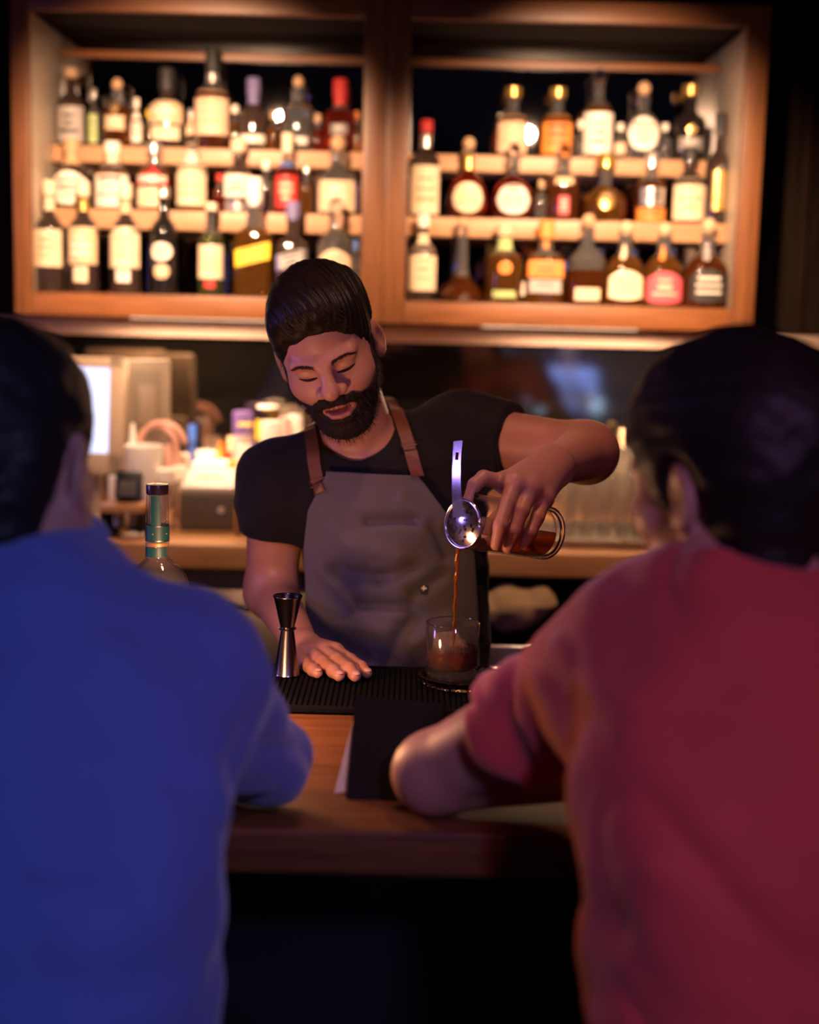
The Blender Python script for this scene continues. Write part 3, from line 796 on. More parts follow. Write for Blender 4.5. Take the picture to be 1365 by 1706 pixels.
# moustache and beard edge stubble, eyebrows, lashes, teeth
def face_pt(x, z, lift=0):
    yy = np.linspace(.16, .0, 330, dtype=f32); pp = np.stack([np.full(330, x), yy, np.full(330, z)], 1)
    v = head_core(pp, ears=False); k = np.argmax(v < 0); return (x, yy[k] + lift, z)
BROW = hair_mat('eyebrow hair', (.050, .026, .017), .7)
for s in (-1, 1):
    R0, T0, B0 = [], [], []
    for i in range(200):
        t = rng.uniform(0, 1); x = .013 + .037 * t; zc = .0288 + .0045 * math.sin(min(1, t * 1.25) * PI * .62) - .004 * max(0, t - .75) * 4; wd = .0052 * (1 - .6 * t)
        p = face_pt(s * x, zc + rng.uniform(-wd, wd) - .001, 0)
        q = face_pt(s * (x + .006), zc + .0035 - .006 * t + rng.normal(0, .0008), .0018)
        R0.append(HB.w(*p)); T0.append(HB.w(*q)); B0.append((0, 0, 0))
    Vs, Fs = strand_data(R0, T0, .00055, B0); from_py('eyebrow', Vs, Fs, BROW, PB)
    pts = [HB.w(*face_pt(s * x, z, .0006)) for x, z in ((.0165, .0070), (.024, .0052), (.031, .0049), (.038, .0058), (.0460, .0088))]
    tube('eyelashes', spline(pts, 12), [.0009] + [.0015, .002, .0022, .0024, .0024, .0024, .0024, .0022, .002, .0018, .0015] + [.0010], hair_mat('lash hair', (.012, .007, .006), .7), PB, 6)
tube('teeth', [HB.w(x, .079 - abs(x) * .35, -.0495) for x in np.linspace(-.016, .016, 9)], [.0018] + [.0024] * 7 + [.0018], plain('teeth', (.62, .55, .48), .3), PB, 8)
# leather straps with buckles
APS = lambda P: apron_b(P)
def strap_mesh(pts, wdt, th=.0022):
    V, Fc = [], []
    for i, (p, nrm) in enumerate(pts):
        t = (pts[min(i + 1, len(pts) - 1)][0] - pts[max(i - 1, 0)][0]).normalized(); sd = t.cross(nrm).normalized()
        for a_, b_ in ((-1, 0), (1, 0), (1, 1), (-1, 1)):
            V.append(p + sd * a_ * wdt / 2 + nrm * th * b_)
    for i in range(len(pts) - 1):
        for k in range(4):
            Fc.append((i * 4 + k, i * 4 + (k + 1) % 4, i * 4 + 4 + (k + 1) % 4, i * 4 + 4 + k))
    Fc += [(3, 2, 1, 0), tuple(len(V) - 4 + k for k in range(4))]
    return V, Fc
def surf_pts(pix, fn, lift=.0006):
    out = []
    for px, py in pix:
        p = march(px, py, fn, 1.9, 2.62)
        if p.y > 2.6: continue
        e = .003; P = V3(p)[None]; g_ = np.array([float((fn(P + V3(v)[None] * e) - fn(P - V3(v)[None] * e))[0]) for v in ((1, 0, 0), (0, 1, 0), (0, 0, 1))])
        nrm = Vector(g_).normalized(); out.append((p + nrm * lift, nrm))
    return out
both = lambda P: np.minimum(shirt_b(P), apron_b(P))
def lerp_pix(a, n=14): return [(v.x, v.y) for v in spline([(x, y, 0) for x, y in a], n)]
for nm, pix in (('strap', [(648, 655), (663, 690), (679, 735), (696, 794)]), ('strap', [(516, 712), (521, 745), (525, 780), (534, 822)])):
    sp_ = surf_pts(lerp_pix(pix), both, .0012)
    # carry the strap over the shoulder and round the neck
    p0, n0 = sp_[0]
    back = [(Vector((p0.x + (NB[0] - p0.x) * t * .8, p0.y + .10 * t + .05 * t * t, p0.z + .016 * math.sin(t * PI * .8) - .01 * t)), Vector((0, -.2 + .9 * t, 1)).normalized()) for t in (1, .75, .5, .25)]
    V_, F_ = strap_mesh(back + sp_, .021); st = from_py(nm, V_, F_, M['leather'], PB, False)
    k = sp_[int(len(sp_) * (.62 if pix[0][0] > 600 else .8))]; t_ = (sp_[-1][0] - sp_[0][0]).normalized(); sd = t_.cross(k[1]).normalized()
    rot = Matrix((sd, t_, k[1])).transposed().to_4x4(); mm = Matrix.Translation(k[0] + k[1] * .0045) @ rot
    bm = bmesh.new()
    for lo_, hi_ in (((-.014, -.008, -.001), (.014, -.0055, .002)), ((-.014, .0055, -.001), (.014, .008, .002)), ((-.014, -.008, -.001), (-.0115, .008, .002)), ((.0115, -.008, -.001), (.014, .008, .002))):
        bm_box(bm, lo_, hi_, .0006, 1, mm)
    from_bm('buckle', bm, plain('copper buckle', (.55, .27, .17), .35, 1), st)
# nails of the resting hand
for ps, r in fl:
    u = Vector(ps[3] - ps[2]).normalized(); sd = u.cross(Vector((0, 0, 1))).normalized(); nz = sd.cross(u).normalized()
    c = Vector(ps[3]) + u * r * .25 + nz * r * .62; mm = Matrix.Translation(c) @ Matrix((sd, u, nz)).transposed().to_4x4() @ Matrix.Diagonal((r * .58, r * .72, r * .26, 1))
    bm = bmesh.new(); bmesh.ops.create_uvsphere(bm, u_segments=14, v_segments=8, radius=1); bm.transform(mm)
    from_bm('fingernail', bm, plain('fingernail', (.62, .36, .28), .3), BODY)
# small white mark sewn on the apron pocket, and the pocket seam
def flat_mark(name, px, py, strokes, mat, parent, fn, size):
    (p, nrm), = surf_pts([(px, py)], fn, .0008); sd = Vector((0, 0, 1)).cross(nrm).normalized(); up = nrm.cross(sd).normalized()
    rot = Matrix((sd, up, nrm)).transposed().to_4x4(); mm = Matrix.Translation(p) @ rot; bm = bmesh.new()
    for x0, y0, x1, y1 in strokes: bm_box(bm, (x0 * size, y0 * size, -.0004), (x1 * size, y1 * size, .0008), 0, 1, mm)
    return from_bm(name, bm, mat, parent)
flat_mark('pocket_tag', 707, 983, [(-.7, -.9, .9, .9)], plain('black tag', (.008, .008, .008), .7), ap, apron_b, .008)
flat_mark('letter_mark', 706, 983, [(-.15, -.55, .2, .85), (-.5, .2, .6, .5), (-.1, -.55, .6, -.25)], M['white'], ap, apron_b, .0085)
seam = surf_pts(lerp_pix([(622, 866), (660, 866), (697, 862)], 12), apron_b, .0003)
V_, F_ = strap_mesh(seam, .003, .0010); from_py('pocket_seam', V_, F_, APRON, ap, False)
# ------------------------------------------------------------ the two guests at the bar, seen from behind
A2 = np.array(Matrix.Rotation(.6, 3, 'Y'), f32)
def guest(label, J, head, shirt_col, skin_col, hair_col, h=.0055, hair_k=.014, sleeve=.6, stool=True, arm_lo=True, seed=0, fab=None, coarse=False):
    """J: world joints; head: Head"""
    c = J['hip']; root = thing('person', label, 'person', (float(c[0]), float(c[1]), 0))
    zs = np.array([J['z0'], J['z0'] + .12, J['zs'] - .30, J['zs'] - .14, J['zs'] - .02, J['zs'] + .06, J['zs'] + .11])
    tt = (zs - zs[0]) / (zs[-1] - zs[0])
    nb = J['neck']; cx = c[0] + (nb[0] - c[0]) * tt; cy = c[1] + (nb[1] - c[1]) * tt ** 1.0 + np.array([0, -.01, -.035, -.04, -.035, -.02, -.01])
    wd = J['w']; a = np.array([wd, wd * 1.02, wd * 1.0, wd * 1.05, wd * .98, wd * .58, .075]); b = np.array([.13, .135, .130, .135, .125, .10, .075])
    nt = head.world((0, -.025, -.05))[0]; nb = np.array(nb, f32)
    arms = [(J['sl'], J['el'], J['wl']), (J['sr'], J['er'], J['wr'])]
    def torso(P): return column(P, zs, cx, cy, a, b, 2.4)
    def chest(P):
        d = torso(P)
        for s_, e_, w_ in arms: d = smin(d, cap(P, nb + V3((0, -.01, -.095)), s_, .058, .062), .07)
        return d
    def one_arm(P, i, g=0):
        s_, e_, w_ = arms[i]; return smin(cap(P, s_, e_, .054 + g, .043 + g), cap(P, e_, w_, .044 + g, .027 + g), .02)
    def hand(P, i):
        s_, e_, w_ = arms[i]; u = unit(w_ - e_); sd = unit(np.cross(u, V3((0, 0, 1)))); d = None
        k = w_ + u * .085
        for j, (off, L, r) in enumerate(((-.03, .062, .0085), (-.010, .075, .0092), (.011, .080, .0095), (.031, .072, .009))):
            e = cap(P, w_, k + sd * off, .024, .012); d = e if d is None else smin(d, e, .02)
        for j, (off, L, r) in enumerate(((-.03, .062, .0085), (-.010, .075, .0092), (.011, .080, .0095), (.031, .072, .009))):
            b0 = k + sd * off; d = smin(d, chain(P, [b0, b0 + u * L * .5 + V3((0, 0, -.006)), b0 + u * L + V3((0, 0, -.022))], [r * 1.1, r, r * .8]), .006)
        s2 = 1 if i == 0 else -1
        d = smin(d, chain(P, [w_ + u * .02 + sd * .02 * s2, w_ + u * .06 + sd * .05 * s2, w_ + u * .10 + sd * .052 * s2], [.016, .011, .009]), .012)
        return d
    def body(P):
        d = smin(cap(P, nt, nb, .058, .064), head.core(P, face=True), .03)
        d = smin(d, cap(P, nb, nb + V3((0, -.03, -.15)), .064, .09), .04); d = smin(d, torso(P) + .02, .04)
        for i in (0, 1):
            d = smin(d, smin(cap(P, nb + V3((0, 0, -.06)), arms[i][0], .05, .05), one_arm(P, i), .03), .04)
            d = smin(d, near(P, arms[i][2], .24, lambda p: hand(p, i)), .012)
        return d
    allp = np.array([J[k] for k in ('sl', 'el', 'wl', 'sr', 'er', 'wr')] + [head.o])
    lo = allp.min(0) - .28; hi = allp.max(0) + .28; lo[2] = J['z0'] - .02; lo[1] = min(lo[1], c[1] - .25)
    hb_ = h if coarse else .0042
    o, V = sdf_obj('body', body, lo, hi, hb_, skin(label.split()[0] + ' skin', skin_col), root); paint_lips(o, V, head)
    def shirt(P):
        d = chest(P) - .010 - f32(.0)
        wr = vnoise(P, (7, 7, 13), seed + 1) * .009 + vnoise(P, (22, 22, 30), seed + 2) * .0045 + (1 - np.abs(vnoise(P @ A2, (5, 9, 13), seed + 3))) ** 4 * .007
        for i in (0, 1):
            s_, e_, w_ = arms[i]
            if sleeve <= 1:
                ax = unit(e_ - s_); cut = s_ + (e_ - s_) * sleeve
                sl = smax(cap(P, s_, e_, .074, .067), (P - cut) @ ax, .004)
                wr = wr + .004 * np.sin(((P - s_) @ ax) * 95 + wr * 300) * np.exp(-((P - (s_ + e_) / 2) ** 2).sum(1) / .012)
            else:
                ax = unit(w_ - e_); cut = e_ + (w_ - e_) * (sleeve - 1)
                sl = smin(cap(P, s_, e_, .064, .058), smax(cap(P, e_, w_, .058, .045), (P - cut) @ ax, .004), .02)
            d = smin(d, sl, .05)
        d = d + wr
        return smax(d, -cap(P, nb + V3((0, .016, -.045)), nt, .074, .080), .008)
    fb = fab or fabric(label.split()[0] + ' shirt cloth', shirt_col, 700, .9, .16, .3)
    sh, _ = sdf_obj('shirt', shirt, lo - .02, hi, h, fb, root)
    ax = unit(nt - nb)
    def collar(P):
        t = (P - nb) @ ax; rad = ln((P - nb) - t[:, None] * ax)
        d = np.abs(rad - (.0655 + .006 * np.clip(-.012 - t, 0, .05) / .03)) - .0045
        return smax(d.astype(f32), np.maximum(t + .020, -.055 - t).astype(f32), .004)
    sdf_obj('collar', collar, nb - .16, nb + .16, .004, fb, sh)
    def hair(P):
        def g(p):
            q = head.loc(p); s = np.concatenate([np.abs(q[:, :1]), q[:, 1:]], 1)
            d = ell(s, (0, -.012, .045), (.077 + hair_k * .8, .098 + hair_k, .087 + hair_k))
            d = smin(d, cap(s, (.03, -.055, .0), (.028, -.055, -.075), .045, .036), .03)
            d = d + vnoise(q, (45, 30, 45), seed + 5) * .0030 + vnoise(q, (130, 60, 130), seed + 6) * .0014
            d = smax(d, hairline(q), .012); d = smax(d, -(q[:, 2] + .076 - .35 * np.clip(q[:, 1] + .045, 0, .07)), .008)
            return smax(d, -ell(s, (.086, -.010, -.004), (.024, .024, .040)), .006)
        return near(P, head.o, .28, g)
    sdf_obj('hair', hair, head.o - .21, head.o + .21, .0035 if not coarse else .008, hair_mat(label.split()[0] + ' hair', hair_col, .55), root)
    fwd = V3(J.get('fwd', (0, 1, 0))); rt = V3((fwd[1], -fwd[0], 0)); z0 = J['z0']
    def trousers(P):
        d = None
        for s_ in (-1, 1):
            hp = V3((c[0], c[1], z0 + .06)) + rt * .085 * s_; kn = hp + fwd * .40 + rt * .01 * s_ + V3((0, 0, -.03)); ft = kn + V3((0, 0, -.40)) - fwd * .06
            e = chain(P, [hp, kn, ft], [.10, .072, .05], .03); d = e if d is None else smin(d, e, .05)
        return smin(d, ell(P, (c[0], c[1], z0 + .06), (wd * 1.02, .15, .12)), .05)
    p0 = np.array([c[0], c[1], z0]); sdf_obj('trousers', trousers, p0 - (.62, .62, .55), p0 + (.62, .62, .25), .010, fabric(label.split()[0] + ' trousers', (.010, .010, .014), 600, sheen=0), root)
    for s_ in (-1, 1):
        ft = V3((c[0], c[1], z0 + .06)) + rt * .095 * s_ + fwd * .34 + V3((0, 0, -.43)); tp = ft + fwd * .13 + V3((0, 0, -.035))
        sdf_obj('shoe', lambda P: smax(smin(cap(P, ft + V3((0, 0, -.02)), tp, .05, .04), cap(P, ft, ft + V3((0, 0, .06)), .047, .047), .03), (ft[2] - .065) - P[:, 2], .006),
                np.minimum(ft, tp) - .1, np.maximum(ft, tp) + .12, .008, M['black'], root)
    # bar stool under the guest
    zt = z0 - .045; t = thing('bar_stool', J['stool'], 'stool', (float(c[0]), float(c[1]), 0), J.get('sgroup', 'bar stools'))
    lathe('seat', [(zt - .05, .14), (zt - .045, .155), (zt - .01, .16), (zt, .15), (zt + .004, .10), (zt + .004, .001)], M['black'], t, (c[0], c[1], 0), 32)
    for k in range(4):
        an = PI / 4 + k * PI / 2; cx_, sx_ = math.cos(an), math.sin(an)
        tube('leg', [(c[0] + cx_ * .14, c[1] + sx_ * .14, zt - .05), (c[0] + cx_ * .21, c[1] + sx_ * .21, 0)], .016, M['darkwood'], t, 10)
    if zt > .55:
        fz = zt - .46; ring = [(c[0] + math.cos(q) * .185, c[1] + math.sin(q) * .185, fz) for q in np.linspace(0, 2 * PI, 33)]
        tube('footrest', ring, .009, M['steel'], t, 8)
    return root
# guest in blue, on the left
jb = dict(hip=V3((at(-38, 1500, 1.14).x, 1.13, .74)), z0=.74, zs=1.315, neck=V3(at(22, 908, 1.37)), w=.190,
          sr=V3(at(322, 1130, 1.36)), er=V3(at(438, 1328, 1.53)), wr=V3((-.42, 1.66, 1.105)),
          sl=V3(at(-290, 1065, 1.36)), el=V3(at(-360, 1300, 1.53)), wl=V3((-.62, 1.70, 1.105)),
          stool='dark bar stool under the guest in the blue shirt')
jb['er'][2] = 1.125; jb['el'][2] = 1.125
hb1 = Head(at(2, 778, 1.38), PI - math.radians(11), math.radians(12), math.radians(0), 1.04)
guest('dark-haired bar guest in a blue long-sleeved shirt, seen from behind with elbow on the bar', jb, hb1, (.12, .16, .46), (.50, .27, .20), (.014, .010, .010), hair_k=.009, sleeve=1.6, seed=20)
# guest in salmon red, on the right
jr = dict(hip=V3((at(1398, 1500, 1.14).x, 1.13, .74)), z0=.74, zs=1.315, neck=V3(at(1238, 958, 1.37)), w=.172,
          sl=V3(at(1052, 1110, 1.375)), el=V3(at(722, 1340, 1.53)), wl=V3((.265, 1.565, 1.112)),
          sr=V3(at(1610, 1075, 1.36)), er=V3(at(1700, 1310, 1.54)), wr=V3((.50, 1.70, 1.11)),
          stool='dark bar stool under the guest in the red shirt')
jr['el'][2] = BAR_Z + .047; jr['er'][2] = BAR_Z + .047
hr1 = Head(at(1222, 818, 1.38), PI + math.radians(38), math.radians(11), 0, 1.05)
guest('dark-haired bar guest in a salmon red polo shirt, seen from behind leaning on one elbow', jr, hr1, (.62, .075, .065), (.50, .27, .20), (.016, .010, .009), hair_k=.020, sleeve=.62, seed=40)
# people at the tables behind the camera, seen only in the smoked mirror
def seated(x, y, ang, zt):
    R_ = Matrix.Rotation(ang, 3, 'Z'); W = lambda a, b_, c_: V3(Vector((x, y, 0)) + R_ @ Vector((a, b_, c_)))
    return dict(hip=W(0, 0, zt), z0=zt, zs=zt + .50, neck=W(0, .10, zt + .60), w=.16, sl=W(-.19, .07, zt + .50), el=W(-.26, .20, zt + .26), wl=W(-.14, .38, zt + .30),
                sr=W(.19, .07, zt + .50), er=W(.27, .18, zt + .27), wr=W(.10, .36, zt + .36), fwd=tuple(R_ @ Vector((0, 1, 0))), sgroup='lounge stools')
for lab, x, y, an, col, st, sk in (('pale-shirted guest seated in the lounge, mirrored right of the bartender', 1.36, -4.3, .35, (.45, .55, .75), 'lounge stool under the pale-shirted guest', (.55, .33, .25)),
                               ('dark-shirted guest seated in the lounge beside the pale-shirted one', .72, -4.9, -.3, (.10, .09, .18), 'lounge stool under the dark-shirted lounge guest', (.55, .33, .26))):
    J = seated(x, y, an, .50); J['stool'] = st
    hd = Head(Vector(J['neck']) + Vector((0, .02, .17)), PI + an, .15, 0, 1.0)
    guest(lab, J, hd, col, sk, (.02, .014, .012), h=.011, coarse=True, seed=int(x * 50))
tb_ = thing('lounge_table', 'small round lounge table between the mirrored guests', 'table', (1.32, -3.72, 0))
lathe('tabletop', [(.70, .28), (.705, .30), (.725, .30), (.73, .29)], M['darkwood'], tb_, (1.32, -3.72, 0), 40)
lathe('pedestal', [(.02, .03), (.70, .025)], M['steel'], tb_, (1.32, -3.72, 0), 16)
lathe('base', [(.0, .2), (.012, .19), (.02, .04)], M['steel'], tb_, (1.32, -3.72, 0), 32)

for k, (lx, lab) in enumerate(((1.10, 'added pale blue glow on the left side of the lounge table'), (1.53, 'added pale blue glow on the right side of the lounge table'))):  # glowing shades added to make pale blue spots in the mirror
    t = thing('added_glow_lamp', lab, 'lamp', (lx, -3.72, .73), 'added glows on the lounge table')
    lathe('shade', [(.745, .045), (.76, .05), (.86, .046), (.87, .03), (.871, .001)], emit('added blue glow', (.35, .60, 1), 5), t, (lx, -3.72, 0), 24)
    lathe('base', [(.7305, .05), (.745, .045)], M['steel'], t, (lx, -3.72, 0), 24)
# ------------------------------------------------------------ bottles
PROF = dict(
    wine=([(0, .90), (.012, .98), (.03, 1), (.62, 1), (.67, .94), (.72, .74), (.76, .50), (.80, .37), (.94, .33), (.945, .38), (.975, .38), (1, .34)], 2.0, 1),
    whisky=([(0, .90), (.015, .98), (.04, 1), (.58, 1), (.65, .95), (.70, .78), (.74, .52), (.78, .40), (.93, .36), (.935, .42), (.97, .42), (1, .36)], 2.0, 1),
    stout=([(0, .88), (.02, .97), (.05, 1), (.60, 1), (.68, .93), (.74, .68), (.78, .46), (.82, .38), (.94, .36), (.945, .42), (.97, .42), (1, .36)], 2.0, .9),
    square=([(0, .92), (.012, .98), (.03, 1), (.60, 1), (.66, .93), (.70, .66), (.74, .42), (.93, .34), (.935, .40), (.97, .40), (1, .34)], 5.5, .95),
    flat=([(0, .90), (.02, .98), (.05, 1), (.58, 1), (.67, .93), (.73, .66), (.77, .42), (.80, .34), (.93, .32), (.935, .38), (.97, .38), (1, .33)], 4.0, .55),
    globe=([(0, .62), (.03, .80), (.10, .95), (.22, 1), (.40, .97), (.52, .84), (.60, .62), (.66, .40), (.71, .30), (.93, .28), (.935, .34), (.97, .34), (1, .30)], 2.0, .9),
    flare=([(0, .92), (.02, 1), (.08, .98), (.18, .80), (.27, .52), (.36, .34), (.46, .26), (.93, .22), (.935, .27), (.97, .27), (1, .22)], 2.0, 1),
    jug=([(0, .90), (.02, .98), (.06, 1), (.45, 1), (.56, .92), (.66, .66), (.72, .44), (.76, .34), (.93, .32), (.935, .38), (.97, .38), (1, .33)], 3.0, .8),
    facet=([(0, .88), (.02, .97), (.05, 1), (.42, 1), (.50, .90), (.55, .97), (.63, .80), (.70, .55), (.75, .36), (.93, .30), (.935, .37), (.97, .37), (1, .32)], 2.6, .85),
)
GL = dict(am=(.80, .33, .06), da=(.60, .17, .035), rd=(.70, .07, .03), dk=(.035, .022, .018), cl=(.93, .92, .88), gr=(.50, .62, .22), bk=(.012, .010, .010), bn=(.20, .09, .03), gd=(.80, .58, .22))
CC = dict(W=(.86, .80, .70), C=(.80, .66, .46), P=(.78, .55, .38), B=(.62, .47, .30), G=(.42, .38, .36), R=(.55, .035, .03), O=(.78, .26, .05), Y=(.95, .62, .04), K=(.02, .018, .018),
          D=(.62, .40, .12), S=(.62, .60, .58), T=(.55, .36, .20), V=(.16, .14, .30), U=(.10, .20, .55), N=(.14, .22, .09), E=(.40, .50, .20), X=(.24, .22, .21), M=(.62, .09, .12))
def cm(k):
    return plain('label ' + k if k != 'D' else 'gold foil', CC[k], .55 if k not in 'DS' else .3, .0 if k not in 'DS' else .8)
INK = dict(W='R', C='T', P='T', B='W', G='K', R='C', O='R', Y='O', K='W', X='W', M='C', E='N', S='K', D='T', T='K', V='S', U='S', N='E')
def bottle(px, base, top, w, Y, zb, prof, gl, capd, labels, text, group, name='bottle', fill=.70, neck=None, z_bot=None):
    x = at(px, base, Y).x; z0 = zb; z1 = at(px, top, Y).z; r = w * Y / F_PX / 2
    ck, cc, ch = capd; capz = (ch * Y / F_PX) if ch else 0
    H = z1 - z0 - capz * (.75 if ck == 'ball' else .8)
    pf, n, dep = PROF[prof]
    root = thing(name, text, 'bottle', (x, Y, z0), group)
    def rad(z): return np.interp((z - z0) / H, [a for a, b in pf], [b for a, b in pf]) * r
    Vv, Ff = lathe_data([(z0 + .0006 + a * (H - .0006), b * r) for a, b in pf], 28 if w > 24 else 18, n, 1, dep)
    gm = glass('%s glass %.2f' % (gl, fill), GL[gl], fill=fill if gl in ('am', 'da', 'rd', 'gd', 'gr') else None, rough=.05, trans=.94 if gl in ('am', 'rd', 'gd', 'da') else .95)
    if gl in ('bk', 'dk'): gm = plain('%s bottle glass' % gl, GL[gl], .06, 0, .8)
    from_py('glass_body', [(v[0] + x, v[1] + Y, v[2]) for v in Vv], Ff, gm, root, True, 34)
    zt = z0 + H; rt = float(rad(zt)); mt_ = cm(cc) if cc != 'Z' else None
    if ck == 'cyl': lathe('cap', [(zt - capz * .2, rt * 1.28), (zt + capz * .72, rt * 1.28), (zt + capz * .8, rt * 1.15)], mt_, root, (x, Y, 0), 20)
    elif ck == 'cork': lathe('stopper', [(zt + .0003, rt * 1.02), (zt + capz * .15, rt * 1.5), (zt + capz * .72, rt * 1.5), (zt + capz * .8, rt * 1.3)], mt_, root, (x, Y, 0), 20)
    elif ck == 'ball':
        R_ = capz * .5; lathe('stopper', [(zt + .0003, rt * .9)] + [(zt + R_ - R_ * math.cos(t), max(rt * .5, R_ * math.sin(t))) for t in np.linspace(.5, 2.9, 10)] + [(zt + 2 * R_, .0005)], mt_ if cc != 'Z' else glass('clear stopper', (.95, .95, .95)), root, (x, Y, 0), 20)
    if neck:
        nk, f0, f1 = neck; pr = [(z0 + H * t, float(rad(z0 + H * t)) + .0009) for t in np.linspace(f0, f1, 8)]
        lathe('neck_wrap', pr, cm(nk), root, (x, Y, 0), 24, n if f0 < .6 else 2.0, 1, dep if n > 2.2 and f0 < .6 else (1 if dep > .8 else dep))
    for (yt, yb, col, fr, shp) in labels:
        za, zb_ = at(px, yb, Y - r * dep).z, at(px, yt, Y - r * dep).z
        za = max(za, z0 + .004); fr, off = (fr if isinstance(fr, tuple) else (fr, 0))
        V_, F_, mi = [], [], []
        def patch(u0, u1, fz0, fz1, lift, m_, nu=14, nv=5):
            o = len(V_)
            for i in range(nu + 1):
                u = u0 + (u1 - u0) * i / nu; zl, zh = fz0(u), fz1(u)
                for j in range(nv + 1):
                    z = zl + (zh - zl) * j / nv; rr = float(rad(z)); xx = min(.985, abs(u * fr + off)) * math.copysign(1, u * fr + off)
                    yy = (1 - abs(xx) ** n) ** (1 / n); V_.append((x + xx * (rr + lift), Y - yy * (rr * dep + lift) , z))
            for i in range(nu):
                for j in range(nv):
                    a = o + i * (nv + 1) + j; F_.append((a, a + nv + 1, a + nv + 2, a + 1)); mi.append(m_)
        zc, hz = (za + zb_) / 2, (zb_ - za) / 2
        if shp == 'oval': f0 = lambda u: zc - hz * math.sqrt(max(0, 1 - abs(u) ** 2.6)); f1 = lambda u: zc + hz * math.sqrt(max(0, 1 - abs(u) ** 2.6))
        elif shp == 'dome': f0 = lambda u: za + hz * .18 * u * u; f1 = lambda u: zb_ - hz * .5 * u * u
        elif shp == 'diamond': f0 = lambda u: zc - hz * (1 - abs(u)); f1 = lambda u: zc + hz * (1 - abs(u))
        elif shp == 'slant': f0 = lambda u: za + hz * .7 * (u + 1) / 2; f1 = lambda u: zb_ - hz * .7 * (1 - u) / 2
        elif shp == 'tri': f0 = lambda u: za; f1 = lambda u: za + 2 * hz * (1 - .8 * abs(u))
        else: f0 = lambda u: za; f1 = lambda u: zb_
        patch(-1, 1, f0, f1, .0010, 0)
        if hz > .012 and shp != 'tri':
            rg = random.Random(int(px * 7 + yt))
            for k in range(3 if hz > .02 else 2):
                zz = zc + hz * (.45 - .42 * k) ; uw = rg.uniform(.35, .7); th = hz * rg.uniform(.05, .11); sl = (hz * .35 if shp == 'slant' else 0)
                patch(-uw, uw, lambda u: zz - th + sl * u, lambda u: zz + th + sl * u, .0014, 1, 8, 1)
        o = from_py('label', V_, F_, [cm(col), cm(INK.get(col, 'K'))], root); o.data.polygons.foreach_set('material_index', mi)
    return root
G3, G2, G1 = 'bottles on the top step of the shelves', 'bottles on the middle step of the shelves', 'bottles on the lowest step of the shelves'
def row(t, rows, base, gname):
    for r in rows:
        px, top, w, prof, gl, capd, labels, text = r[:8]; kw = r[8] if len(r) > 8 else {}
        dy = kw.pop('dy', 0)
        bottle(px, base(px), top, w, TY[t] + dy, TZ[t], prof, gl, capd, labels, text, gname, **kw)
roll = lambda y0: (lambda px: y0 + (px - 330) * .0244)
L_, R2 = 'left cabinet', 'right cabinet'
row(2, [
    (119, 113, 44, 'stout', 'dk', ('cork', 'T', 22), [(176, 236, 'G', .95, 'rect')], 'dark bottle with a grey label and tan cork, top step, left cabinet'),
    (157, 148, 22, 'wine', 'cl', ('cyl', 'S', 14), [(190, 238, 'E', .6, 'rect')], 'slim clear bottle with a pale yellow label beside the grey-labelled one'),
    (196, 136, 50, 'whisky', 'da', ('ball', 'T', 18), [(164, 190, 'D', .4, 'diamond'), (192, 216, 'B', .6, 'rect')], 'dark amber bottle with a gold diamond seal on its shoulder, left cabinet'),
    (228, 164, 20, 'wine', 'cl', ('cyl', 'W', 16), [(186, 236, 'W', .8, 'rect')], 'slim bottle with a narrow white label, left cabinet top step'),
    (248, 184, 16, 'wine', 'gd', ('cyl', 'Y', 12), [], 'tiny golden yellow bottle without label, left cabinet top step'),
    (278, 114, 56, 'stout', 'dk', ('cyl', 'K', 34), [(166, 205, 'B', .95, 'rect'), (210, 232, 'C', .8, 'rect')], 'black-capped bottle with a large beige label above a cream band'),
    (318, 182, 22, 'wine', 'cl', ('cyl', 'S', 12), [(192, 226, 'P', .5, 'rect')], 'slim clear bottle with a narrow pink strip, left cabinet'),
    (354, 80, 56, 'wine', 'da', ('cyl', 'K', 34), [(150, 224, 'P', .93, 'rect')], 'tallest bottle of the left cabinet, big peach label and long black cap', dict(neck=('S', .80, .90))),
    (391, 176, 26, 'wine', 'am', ('cyl', 'W', 12), [], 'small unlabelled amber bottle right of the tallest bottle'),
    (422, 130, 48, 'whisky', 'dk', ('cyl', 'V', 26), [(224, 238, 'W', .8, 'rect')], 'dark bottle with a blue-violet cap and a thin white bottom label', dict(neck=('V', .78, .96))),
    (455, 186, 22, 'wine', 'am', ('cyl', 'T', 12), [], 'small plain amber bottle between two clear-labelled ones, left cabinet'),
    (496, 132, 56, 'whisky', 'cl', ('ball', 'T', 18), [(228, 240, 'W', .6, 'rect')], 'clear round-shouldered bottle with a tan ball stopper, left cabinet'),
    (529, 190, 24, 'wine', 'rd', ('cyl', 'T', 14), [], 'slim glowing red bottle without label, top step, left cabinet'),
    (566, 132, 54, 'whisky', 'rd', ('cyl', 'R', 28), [(206, 224, 'X', .5, 'rect')], 'dark red bottle with a red capsule near the centre post', dict(neck=('R', .80, .97))),
    (594, 186, 20, 'wine', 'am', ('cyl', 'O', 12), [], 'slim orange-amber bottle squeezed against the centre post'),
], roll(247), G3)
